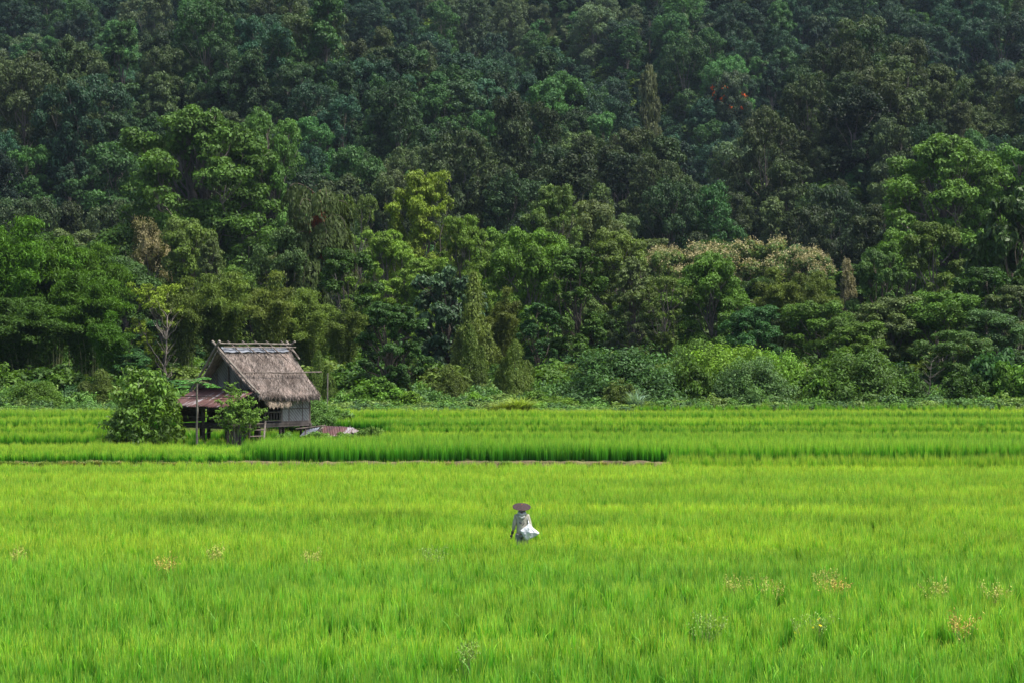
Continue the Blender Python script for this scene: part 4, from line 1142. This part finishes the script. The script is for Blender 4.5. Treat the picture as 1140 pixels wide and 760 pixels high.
# window opening with rail
w = MB().box((2.0, -.62, 1.85), (.06, 1.2, .06)).box((2.0, -.62, 1.38), (.06, 1.2, .06))
for k in range(6): w.box((2.0, -1.15 + k * .21, 1.60), (.04, .04, .46))
w.build('railing', M['wood'], hut)
def awn(u, v): return (2.05 + .62 * v, -1.55 + 1.62 * u + .05 * math.sin(v * 8), 2.66 - .14 * v - .16 * v * v + .03 * math.sin(u * 30))
awning = MB().grid(awn, 24, 8, .10).build('awning', M['thatch_light'], hut)
def awn_pos(rng):
    u = rng.random(); v = .55 + .5 * rng.random(); p = awn(u, v); return (p[0], p[1], p[2] - .10 + rng.normal() * .05)
straw(900, 6, awn_pos, .30, M['thatch_light'], 'awning_straw', awning, .03)
# stilts and posts
for i, (x, y, z1, r) in enumerate([(1.95, -1.62, 2.85, .10), (1.95, 0, 1.2, .09), (1.95, 2.05, 1.2, .10), (1.7, 1.75, 1.2, .07), (-1.95, -1.62, 2.8, .10), (-1.95, 2.05, 1.2, .10), (0, 2.05, 1.2, .09), (0, -1.62, 1.2, .10), (0, .2, 1.2, .09), (-1.95, .2, 1.2, .09),
                                (1.9, -3.7, 2.25, .085), (-2.05, -3.75, 2.2, .075), (0, -3.7, 2.25, .08), (-1.0, -3.0, 1.2, .08), (.9, -2.9, 1.2, .08), (1.2, -1.1, 1.2, .12)]):
    MB().pole((x, y, -.35), (x + rs.uniform(-.05, .05), y + rs.uniform(-.05, .05), z1), r * 1.1, r, wig=.02, seed=i).build('stilt', M['darkwood'], hut)
# tin porch
MB().box((0, -2.7, 1.22), (4.2, 1.95, .08)).box((1.98, -2.7, 1.12), (.1, 2.1, .12)).box((-1.98, -2.7, 1.12), (.1, 2.1, .12)).box((0, -3.68, 1.10), (4.4, .1, .12)).build('porch_floor', M['darkwood'], hut)
MB().box((-2.05, -2.75, 1.75), (.05, 1.9, .9)).build('porch_wall', M['darkwood'], hut)
MB().box((0.2, -3.70, 1.62), (3.5, .04, .06)).box((0.2, -3.70, 1.95), (3.5, .04, .05)).build('porch_rail', M['darkwood'], hut)
def tin_sheet(x0, x1, z_off, y0=-1.95, y1=-4.15, zt=3.10, zb=2.18, sk=.0):
    n = int((x1 - x0) / .035)
    return MB().grid(lambda u, v: (x0 + (x1 - x0) * u + sk * v, y0 + (y1 - y0) * v, zt + (zb - zt) * v + z_off + .018 * math.sin((x0 + (x1 - x0) * u) * 2 * PI / .16) - .02 * math.sin(v * PI)), n, 6, .006)
xs_ = [(-2.5, -1.62, 0.0), (-1.68, -.80, .03), (-.86, .02, 0.0), (-.04, .84, .032), (.78, 1.66, .004), (1.60, 2.4, .036)]
for i, (a, c, z) in enumerate(xs_):
    tin_sheet(a, c, z, y1=-4.15 - rs.uniform(-.08, .10), sk=rs.uniform(-.03, .03)).build('tin_sheet', M['tin'], hut, smooth=True)
MB().pole((-2.5, -3.2, 2.68), (2.35, -3.2, 2.70), .03).build('roof_pole', M['darkwood'], hut)
MB().box((0, -1.93, 3.02), (4.3, .05, .16)).build('flashing', M['greytin'], hut)
for x in (-2.3, -1.0, .4, 2.2):
    MB().pole((x, -1.9, 2.95), (x, -4.05, 2.12), .035).build('rafter', M['darkwood'], hut)
MB().pole((-2.45, -4.0, 2.10), (2.4, -4.0, 2.12), .04).build('beam', M['darkwood'], hut)

# ladder
lad = empty('ladder', (0, 0, 0)); lad.matrix_world = hut.matrix_basis.copy()
lad.location = hut.location; lad.rotation_euler = hut.rotation_euler
tag(lad, "rough wooden ladder leaning on the hut platform below the opening", 'ladder')
A0, A1 = Vector((2.75, -3.1, -.2)), Vector((2.16, -2.35, 1.40))
Bo = Vector((.12, .95, .0))
for k, off in enumerate((Vector((0, 0, 0)), Bo)):
    MB().pole(A0 + off, A1 + off, .06, .05, wig=.01, seed=k).build('rail', M['greywood'] if k else M['wood'], lad)
for k in range(5):
    t = .12 + k * .2; p = A0.lerp(A1, t); MB().pole(p + Vector((0, -.08, 0)), p + Bo + Vector((0, .08, 0)), .035).build('rung', M['wood'], lad)

# thin bamboo pole and stakes right of the hut
def pole_thing(px, d, h, r, lab, mat='greywood', lean=(0, 0), name='bamboo_pole'):
    x = at(px, d); z = tz(x, d)
    o = MB().pole((x, d, z - .2), (x + lean[0], d + lean[1], z + h), r * 1.1, r * .8, wig=.015, seed=px).build(name, M[mat]); tag(o, lab, 'pole')
pole_thing(364, 118, 2.9, .045, "thin upright bamboo pole behind the hut on the right", lean=(.05, 0))
pole_thing(277, 104.2, 1.5, .06, "dark stake beside the ladder foot", 'darkwood', (.04, 0), 'stake')

# collapsed tin shelter
sh = empty('tin_shelter', (at(372, 107.5), 107.5, .5), R(-12), (.95, 1, .95))
tag(sh, "low collapsed shelter of rusty tin and poles right of the hut", 'shelter')
def sheet2(x0, x1, y0, y1, z00, z10, zb0, zb1, name, mat, sk=0):
    n = max(8, int(abs(x1 - x0) / .035))
    return MB().grid(lambda u, v: (x0 + (x1 - x0) * u + sk * v, y0 + (y1 - y0) * v, (z00 * (1 - u) + z10 * u) * (1 - v) + (zb0 * (1 - u) + zb1 * u) * v + .016 * math.sin(u * (x1 - x0) * 2 * PI / .15)), n, 4, .006).build(name, mat, sh, smooth=True)
sheet2(-.95, .15, .6, -.65, 1.10, 1.06, .55, .58, 'tin_sheet', M['tin'], .5)
sheet2(.10, 1.0, .6, -.65, 1.09, 1.0, .56, .42, 'tin_sheet', M['tin'], .5)
sheet2(-1.9, -1.0, .5, -.5, .86, 1.02, .52, .72, 'tin_sheet', M['greytin'])
sheet2(-1.7, -.4, -.4, -.95, .42, .38, .22, .2, 'fallen_sheet', M['greytin'])
sheet2(.95, 1.9, .5, -.4, .98, .62, .80, .45, 'fallen_sheet', rough_material("pinkish_tin", (.11, .085, .08), (.24, .20, .19), 3.0, rough=.6, bump=.1), .2)
for i, (x, y, h) in enumerate([(-1.55, -.6, .95), (-.55, -.85, .9), (.7, .55, 1.1), (-.9, .55, 1.1), (1.0, -.7, .7), (-1.9, .4, 1.0), (1.5, -.6, .7)]):
    MB().pole((x, y, -.2), (x + .05, y + .05, h), .05, .04).build('post', M['greywood'] if i % 2 == 0 else M['wood'], sh)
MB().pole((-2.1, -.55, .95), (-.6, .1, 1.12), .04).pole((-.95, -.6, .62), (-.75, .6, 1.12), .05).build('cross_pole', M['wood'], sh)
MB().box((-1.2, .1, .35), (1.2, .8, .5), Matrix.Rotation(.2, 3, 'Z')).build('stored_planks', M['darkwood'], sh)

for i, (a_, b_, l, tl) in enumerate([(2.6, .3, 1.5, .25), (2.7, .6, 1.2, -.2), (-1.0, -4.3, 1.6, .1)]):
    o = MB().pole((0, 0, .05), (math.cos(tl) * l, math.sin(tl) * l, .9), .045, .03, wig=.02, seed=i).build('leaning_pole', M['greywood'])
    p = hut.matrix_basis @ Vector((a_, b_, 0)); o.location = (p.x, p.y, .5)
    tag(o, ['short pole leaning out from under the right wall of the hut', 'second shorter pole leaning beside the first under the right wall', 'pole leaning in the rice before the tin porch'][i], 'pole')
# plants round the hut
def plant_px(kind, px, top, wpx, d, tint, label, **kw):
    return tree_px(kind, px, top, wpx, d, tint, label, **kw)
plant_px('garden', 160, 398, 80, 103.5, (.095, .175, .022), "leafy bright green bush left of the hut, taller than the platform")
plant_px('garden', 148, 436, 52, 102.6, (.085, .16, .025), "lower leafy bush at the left foot of the tall leafy bush")
def feathery(px, top, wpx, d, tint, label, seed):
    rng = np.random.default_rng(seed); x = at(px, d); z = tz(x, d); h = ztop(top, d) - z; w = wpx * d / FPX
    e = empty('shrub', (x, d, z)); lines = []; P = []; Nn = []
    for i in range(26):
        a = rng.uniform(0, 6.28); r = w * .5 * rng.uniform(.15, 1) ; tip = np.array([math.cos(a) * r, math.sin(a) * r * .7, h * (1 - .45 * (r / (w * .5)) ** 2) * rng.uniform(.6, 1.02)])
        c = curve((rng.normal() * .12, rng.normal() * .12, -.1), tip, rng, 7, .03, up=.1); lines.append((c, np.linspace(.028, .006, 7)))
        for q in range(11):
            t = rng.uniform(.45, 1.0); b = np.array([np.interp(t, np.linspace(0, 1, 7), c[:, j]) for j in range(3)])
            a2 = rng.uniform(0, 6.28); L = rng.uniform(.25, .5); dv = np.array([math.cos(a2), math.sin(a2), .35]) * L
            n = 16; s = rng.random((n, 1)); P.append(b + dv * s + rng.normal(size=(n, 3)) * .035); Nn.append(rng.normal(size=(n, 3)) * .5 + np.array([0, -.3, .8]))
    P = np.concatenate(P); Nn = np.concatenate(Nn)
    obj('foliage', leaf_mesh('foliage', P, Nn, .15 * rng.uniform(.7, 1.3, len(P)), .065, rng, M['leaf'], .6), e, tint)
    obj('stems', tubes_mesh('stems', lines, M['bark'], 5), e)
    tag(e, label, 'bush')
feathery(262, 424, 74, 101.6, (.11, .20, .03), "airy feathery shrub in front of the tin roofed porch", 31)
# papaya
def papaya(px, top, d, label, lw=.95, seed=5, z0=None):
    rng = np.random.default_rng(seed); x = at(px, d); z = tz(x, d); h = ztop(top, d) - z - .15
    e = empty('papaya_tree', (x, d, z)); obj('trunk', tubes_mesh('trunk', [(curve((0, 0, -.3), (.02, 0, h), rng, 6, .004), np.linspace(.065, .045, 6))], M['greywood'], 8), e)
    P, Nn, lines = [], [], []
    for i in range(13):
        a = i * 2.4; L = lw * rng.uniform(.7, 1.1); tip = np.array([math.cos(a) * L, math.sin(a) * L, h + rng.uniform(-.25, .25)])
        lines.append((curve((0, 0, h - .1), tip, rng, 5, .02, up=.15), np.linspace(.012, .006, 5)))
        for q in range(9):
            a3 = a + (q - 4) * .55; L3 = .34 * (1 - .04 * abs(q - 4))
            for s in (.3, .6, .85): P.append(tip + np.array([math.cos(a3) * L3 * s, math.sin(a3) * L3 * s, -.10 * s])); Nn.append((rng.normal() * .2, rng.normal() * .2 - .2, 1))
    P = np.array(P); obj('leaves', leaf_mesh('leaves', P, np.array(Nn), .22, .12, rng, M['leaf'], .1), e, (.055, .15, .03))
    obj('leaf_stalks', tubes_mesh('leaf_stalks', lines, M['culm'], 4), e); tag(e, label, 'tree')
papaya(219, 421, 101.8, "slender papaya tree with one leaf crown in front of the tin porch")
plant_px('shrub3', 352, 478, 36, 105.0, (.10, .20, .03), "low leafy plant in front of the platform, between hut and tin shelter")
plant_px('shrub3', 318, 479, 24, 104.6, (.09, .19, .03), "low plant under the hut's right wall")
plant_px('shrub3', 386, 479, 30, 105.4, (.10, .19, .03), "small plant growing over the front of the tin shelter")
plant_px('shrub3', 418, 472, 22, 105.5, (.11, .20, .03), "separate small leafy plant at the right end of the tin shelter")
plant_px('shrub3', 404, 474, 22, 106.5, (.09, .17, .03), "small plant at the right end of the tin shelter next to the separate one")
plant_px('shrub2', 345, 440, 60, 114, (.085, .17, .035), "light leafy bush behind the right wall of the hut")
plant_px('shrub3', 372, 452, 44, 116, (.08, .16, .035), "leafy weeds mound behind the tin shelter")

# ------------------------------------------------------------------ notable trees of the hill
e = tree_px('hill6', 722, 80, 44, 372, (.085, .10, .045), "pale topped slender tree standing out on the hill right of centre")
def find_y(px, py, hh):     # depth where a tree of height hh on the hill reaches row py
    best = None
    for d in np.arange(300, 620, 1.0):
        top = 380 - (tz(at(px, d), d) + hh - H) * FPX / d
        if top <= py: return float(d)
    return 600.0
for (px, py, hh, wpx, k, tint, lab, flame) in [(803, 100, 17, 62, 'hill2', (.035, .06, .026), "dark tree with scattered flame orange blossoms on the hill", True),
                                 (480, 52, 17, 44, 'hill3', (.09, .10, .045), "tall pale brown tree standing over the crest of the spur", False)]:
    d = find_y(px, py, hh)
    e = place(k, at(px, d), d, hh, wpx * d / FPX, tint, lab, name='hillside_tree')
    if flame: blossoms(e, k, (.80, .16, .02), 46, .5, 9, .5)
def dead_tree(px, py, hh, d, label, seed, w=.55, mat='bark'):
    rng = np.random.default_rng(seed); x = at(px, d); e = empty('dead_tree', (x, d, tz(x, d)))
    tk = curve((0, 0, -1), (.3, 0, hh * .8), rng, 9, .01); lines = []
    for i in range(44):
        a = rng.uniform(0, 6.28); s = tk[rng.integers(2, 9)] if hh < 9 else tk[rng.integers(4, 9)]; L = hh * .26 * rng.uniform(.4, 1)
        c = curve(s, s + np.array([math.cos(a) * L * w, math.sin(a) * L * w, L * .8]), rng, 5, .05); lines.append((c, np.linspace(.04, .012, 5) * hh / 12))
    obj('trunk', tubes_mesh('trunk', [(tk, np.linspace(.15, .05, 9) * hh / 12)], M[mat], 6), e); obj('branches', tubes_mesh('branches', lines, M[mat], 5), e)
    tag(e, label, 'dead tree')
dead_tree(290, 52, 17, find_y(290, 52, 17), "bare grey dead tree on the spur above the huge spreading tree", 61)
dead_tree(722, 62, 14, 500, "bare pale trunk on the far slope above the slender pale topped tree", 62, .1)
dead_tree(182, 352, 8, 149, "bare forked pale stems left of the grey bamboo", 63, .55, 'greywood')
dead_tree(1032, 385, 4.0, 135, "bare twiggy pinkish dead shrub among the bushes on the right", 64, 1.0)

# ------------------------------------------------------------------ farmer
PX, PD = 581, 55.4
FX = at(PX, PD)
def skin_mesh(name, verts, edges, radii, mat, parent, sub=2, root=0):
    me = bpy.data.meshes.new(name + "_cage"); me.from_pydata(verts, edges, [])
    o = bpy.data.objects.new(name + "_cage", me); col.objects.link(o)
    o.modifiers.new("skin", 'SKIN'); 
    for i, r in enumerate(radii):
        sv = me.skin_vertices[0].data[i]; sv.radius = r if isinstance(r, tuple) else (r, r); sv.use_root = (i == root)
    sb = o.modifiers.new("sub", 'SUBSURF'); sb.levels = sub; sb.render_levels = sub
    dg = bpy.context.evaluated_depsgraph_get()
    m2 = bpy.data.meshes.new_from_object(o.evaluated_get(dg)); bpy.data.objects.remove(o)
    m2.name = name; m2.materials.clear(); m2.materials.append(mat)
    m2.polygons.foreach_set("use_smooth", [True] * len(m2.polygons))
    return obj(name, m2, parent)
M['skin'] = rough_material("tanned_skin", (.20, .10, .06), (.28, .15, .09), 8.0, rough=.6, bump=.05)
M['shirt'] = rough_material("faded_shirt_cloth", (.25, .24, .19), (.36, .345, .285), 5.0, bump=.6)
M['hood'] = rough_material("pale_hood_cloth", (.32, .335, .31), (.47, .48, .45), 6.0, bump=.7)
M['trousers'] = rough_material("grey_trouser_cloth", (.13, .13, .15), (.24, .24, .27), 6.0, bump=.6)
M['hat'] = rough_material("purple_brown_straw", (.026, .016, .016), (.062, .040, .041), 30.0, bump=.8)
M['cuff'] = rough_material("dark_cuff_cloth", (.02, .035, .035), (.05, .07, .07), 8.0)
M['sack'] = rough_material("white_sack_plastic", (.46, .475, .50), (.62, .63, .66), 3.0, rough=.5, bump=.9)
M['ink'] = rough_material("faded_ink", (.03, .035, .04), (.07, .075, .08), 20.0)
man = empty('person', (FX, PD, -.06), R(0)); man.scale = (.98, .98, .98)
tag(man, "farmer seen from behind wading through rice in a wide hat, pale hooded shirt, grey trousers", 'person')
# x right, y away from camera, z up; back is towards the camera, head bowed forward
V_ = [(0, 0, .86), (0, .01, 1.02), (0, .01, 1.20), (0, .03, 1.34), (0, .06, 1.43), (0, .09, 1.50), (0, .10, 1.60),    # 0-6 pelvis..crown
      (-.16, .02, 1.33), (-.215, .0, 1.10), (-.26, .05, .88), (-.275, .07, .80),                                      # 7-10 left arm
      (.16, .02, 1.33), (.225, -.02, 1.10), (.29, -.03, .92), (.31, -.03, .86),                                      # 11-14 right arm
      (-.09, 0, .80), (-.10, .06, .47), (-.10, .0, .10), (-.10, .12, .03),                                            # 15-18 left leg
      (.09, 0, .80), (.10, -.05, .47), (.10, -.10, .10), (.10, .02, .03)]                                            # 19-22 right leg
E_ = [(0, 1), (1, 2), (2, 3), (3, 4), (4, 5), (5, 6), (3, 7), (7, 8), (8, 9), (9, 10), (3, 11), (11, 12), (12, 13), (13, 14), (0, 15), (15, 16), (16, 17), (17, 18), (0, 19), (19, 20), (20, 21), (21, 22)]
Rr = [(.115, .085), (.115, .085), (.13, .09), (.12, .085), .052, (.072, .085), (.07, .085), .058, .042, .030, .026, .058, .042, .030, .026, .085, .058, .04, .035, .085, .058, .04, .035]
body = skin_mesh('body', V_, E_, Rr, M['skin'], man)
def hand(wrist, dirv_, side, curl, name_seed):
    """palm, four unequal fingers and a thumb, slightly curled"""
    w = Vector(wrist); d = Vector(dirv_).normalized(); s = Vector(side).normalized(); n = d.cross(s).normalized()
    v = [tuple(w), tuple(w + d * .045), tuple(w + d * .085)]; e = [(0, 1), (1, 2)]; r = [(.022, .014), (.034, .013), (.034, .012)]
    for q, (o_, L) in enumerate(((-.028, .062), (-.010, .072), (.010, .068), (.028, .052))):
        b = len(v); p = w + d * .088 + s * o_
        v += [tuple(p), tuple(p + d * L * .5 + n * curl * L * .25), tuple(p + d * L * .75 + n * curl * L * .8)]; e += [(2, b), (b, b + 1), (b + 1, b + 2)]; r += [.009, .0085, .007]
    b = len(v); p = w + d * .03 - s * .03
    v += [tuple(p), tuple(p + d * .03 - s * .025 + n * .01), tuple(p + d * .055 - s * .03 + n * .03)]; e += [(1, b), (b, b + 1), (b + 1, b + 2)]; r += [.011, .010, .008]
    return v, e, r
for (wr, dv, sd_) in (((-.275, .07, .81), (-.15, .1, -1), (.2, -1, 0)), ((.31, -.03, .87), (.25, -.1, -1), (-.2, -1, 0))):
    v, e, r = hand(wr, dv, sd_, .9, 0); skin_mesh('hand', v, e, r, M['skin'], man, 1)
# clothes
skin_mesh('shirt', [(0, .0, .77), (0, .0, .96), (0, .01, 1.18), (0, .02, 1.33), (0, .05, 1.42), (-.165, .02, 1.33), (-.215, .0, 1.10), (-.25, .04, .92), (.165, .02, 1.33), (.225, -.02, 1.10), (.28, -.03, .95)],
          [(0, 1), (1, 2), (2, 3), (3, 4), (3, 5), (5, 6), (6, 7), (3, 8), (8, 9), (9, 10)],
          [(.175, .125), (.160, .115), (.172, .125), (.155, .115), (.075, .075), .080, .062, .050, .080, .062, .050], M['shirt'], man)
skin_mesh('trousers', [(0, 0, .94), (-.09, 0, .80), (-.10, .055, .47), (-.10, 0, .14), (.09, 0, .78), (.10, -.045, .47), (.10, -.09, .14)], [(0, 1), (1, 2), (2, 3), (0, 4), (4, 5), (5, 6)],
          [(.165, .125), .118, .09, .065, .105, .08, .065], M['trousers'], man)
hood = skin_mesh('hood', [(-.10, -.07, 1.43), (0, -.115, 1.37), (.10, -.07, 1.43), (.06, .03, 1.47), (-.06, .03, 1.47)], [(0, 1), (1, 2), (2, 3), (3, 4), (4, 0)], [.045, .055, .045, .04, .04], M['hood'], man)
hood2 = skin_mesh('hood', [(-.08, -.09, 1.36), (0, -.125, 1.28), (.08, -.09, 1.36)], [(0, 1), (1, 2)], [.04, .045, .04], M['hood'], man)
MB().pole((-.262, .055, .90), (-.272, .065, .835), .043, .040, 10).build('cuff', M['cuff'], man, True)
MB().pole((.285, -.03, .945), (.305, -.03, .885), .043, .040, 10).build('cuff', M['cuff'], man, True)
# face (turned away) and ears, hair knot under the hat
MB().grid(lambda u, v: (.078 * math.sin(v * PI) * math.cos(u * 2 * PI), .10 + .092 * math.sin(v * PI) * math.sin(u * 2 * PI), 1.555 + .095 * math.cos(v * PI)), 16, 10).build('hair', rough_material("black_hair", (.008, .007, .006), (.02, .016, .014), 20.0, rough=.5), man, True)
MB().grid(lambda u, v: (.066 * math.sin(v * PI) * math.cos(u * 2 * PI), .128 + .078 * math.sin(v * PI) * math.sin(u * 2 * PI), 1.535 + .10 * math.cos(v * PI)), 16, 10).box((0, .215, 1.53), (.022, .03, .04)).box((0, .203, 1.485), (.045, .012, .010)).box((-.028, .20, 1.555), (.022, .012, .010)).box((.028, .20, 1.555), (.022, .012, .010)).box((-.082, .10, 1.535), (.014, .03, .05)).box((.082, .10, 1.535), (.014, .03, .05)).build('face', M['skin'], man, True)
# wide shallow conical hat, tipped so that its top shows
def hatf(u, v):
    a = u * 2 * PI; r = .262 * v; z = .075 * (1 - v) ** 1.1 + .004 * math.sin(v * 60); return (r * math.cos(a), r * math.sin(a), z)
hat = MB().grid(hatf, 48, 16, .008).build('hat', M['hat'], man, True); hat.location = (-.005, .05, 1.60); hat.rotation_euler = (R(20), R(2), 0)
MB().pole((0, 0, .07), (0, 0, .095), .014, .006, 8).build('hat_tip', rough_material("orange_thread", (.4, .12, .03), (.5, .18, .05), 9.0), hat)
# faded print on the back: angular dark strokes
pr = MB()
for (x0, z0, x1, z1) in [(-.075, 1.235, -.045, 1.165), (-.045, 1.165, -.03, 1.225), (-.005, 1.155, .015, 1.135), (.015, 1.135, .05, 1.15), (.05, 1.15, .065, 1.21), (-.02, 1.20, .0, 1.17), (.06, 1.225, .035, 1.24)]:
    pr.pole((x0, -.127, z0 - .045), (x1, -.127, z1 - .045), .010, .010, 6)
pr.build('shirt_print', M['ink'], man)
# white sack carried at the right hip
sack = empty('sack', (FX + .16, PD - .16, .83)); tag(sack, "white woven plastic sack slung at the farmer's right hip", 'sack')
outl = [(.035, .235), (.10, .155), (.19, .075), (.33, -.025), (.31, -.06), (.22, -.12), (.12, -.17), (.02, -.22), (-.06, -.24), (-.10, -.16), (-.16, -.06), (-.22, .03), (-.12, .10), (-.03, .16)]
outl = np.array(outl) * np.array([.95, 1.0]); cen = np.array([.05, -.01])
for _ in range(3):
    nxt = np.roll(outl, -1, axis=0); outl = np.stack([outl * .78 + nxt * .22, outl * .22 + nxt * .78], axis=1).reshape(-1, 2)
outl = outl * 1.05
def sackf(u, v):
    n = len(outl); f = u * n; i = int(f + 1e-6) % n; t = max(0.0, f - int(f + 1e-6))
    p = outl[i] * (1 - t) + outl[(i + 1) % n] * t
    q = cen + (p - cen) * math.sin(v * PI); 
    cv_ = math.cos(v * PI); bulge = -.13 * math.copysign(abs(cv_) ** .6, cv_) * (1 + .25 * mnoise.noise((q[0] * 9, q[1] * 9, v * 3)))
    fold = .016 * mnoise.noise((q[0] * 22, q[1] * 22, 4)) * math.sin(v * PI)
    return (q[0], bulge + fold, q[1])
b = MB(); b.grid(sackf, 112, 28); bmesh.ops.remove_doubles(b.bm, verts=b.bm.verts[:], dist=.0004); b.build('bag', M['sack'], sack, True)
MB().pole((.03, 0, .20), (.02, .05, .30), .018, .010, 8).pole((.02, .05, .30), (-.10, .17, .56), .009, .009, 6).build('tied_neck', M['sack'], sack, True)
pb = empty('seed_bundle', (FX - .30, PD + .07, .69)); tag(pb, "small dark bundle held in the farmer's left hand", 'bundle')
MB().grid(lambda u, v: (.030 * math.sin(v * PI) * math.cos(u * 2 * PI), .035 * math.sin(v * PI) * math.sin(u * 2 * PI), .04 * math.cos(v * PI)), 12, 8).build('bundle_cloth', M['ink'], pb, True)
MB().pole((0, 0, .035), (.01, .0, .06), .008, .012, 6).build('bundle_knot', M['cuff'], pb)
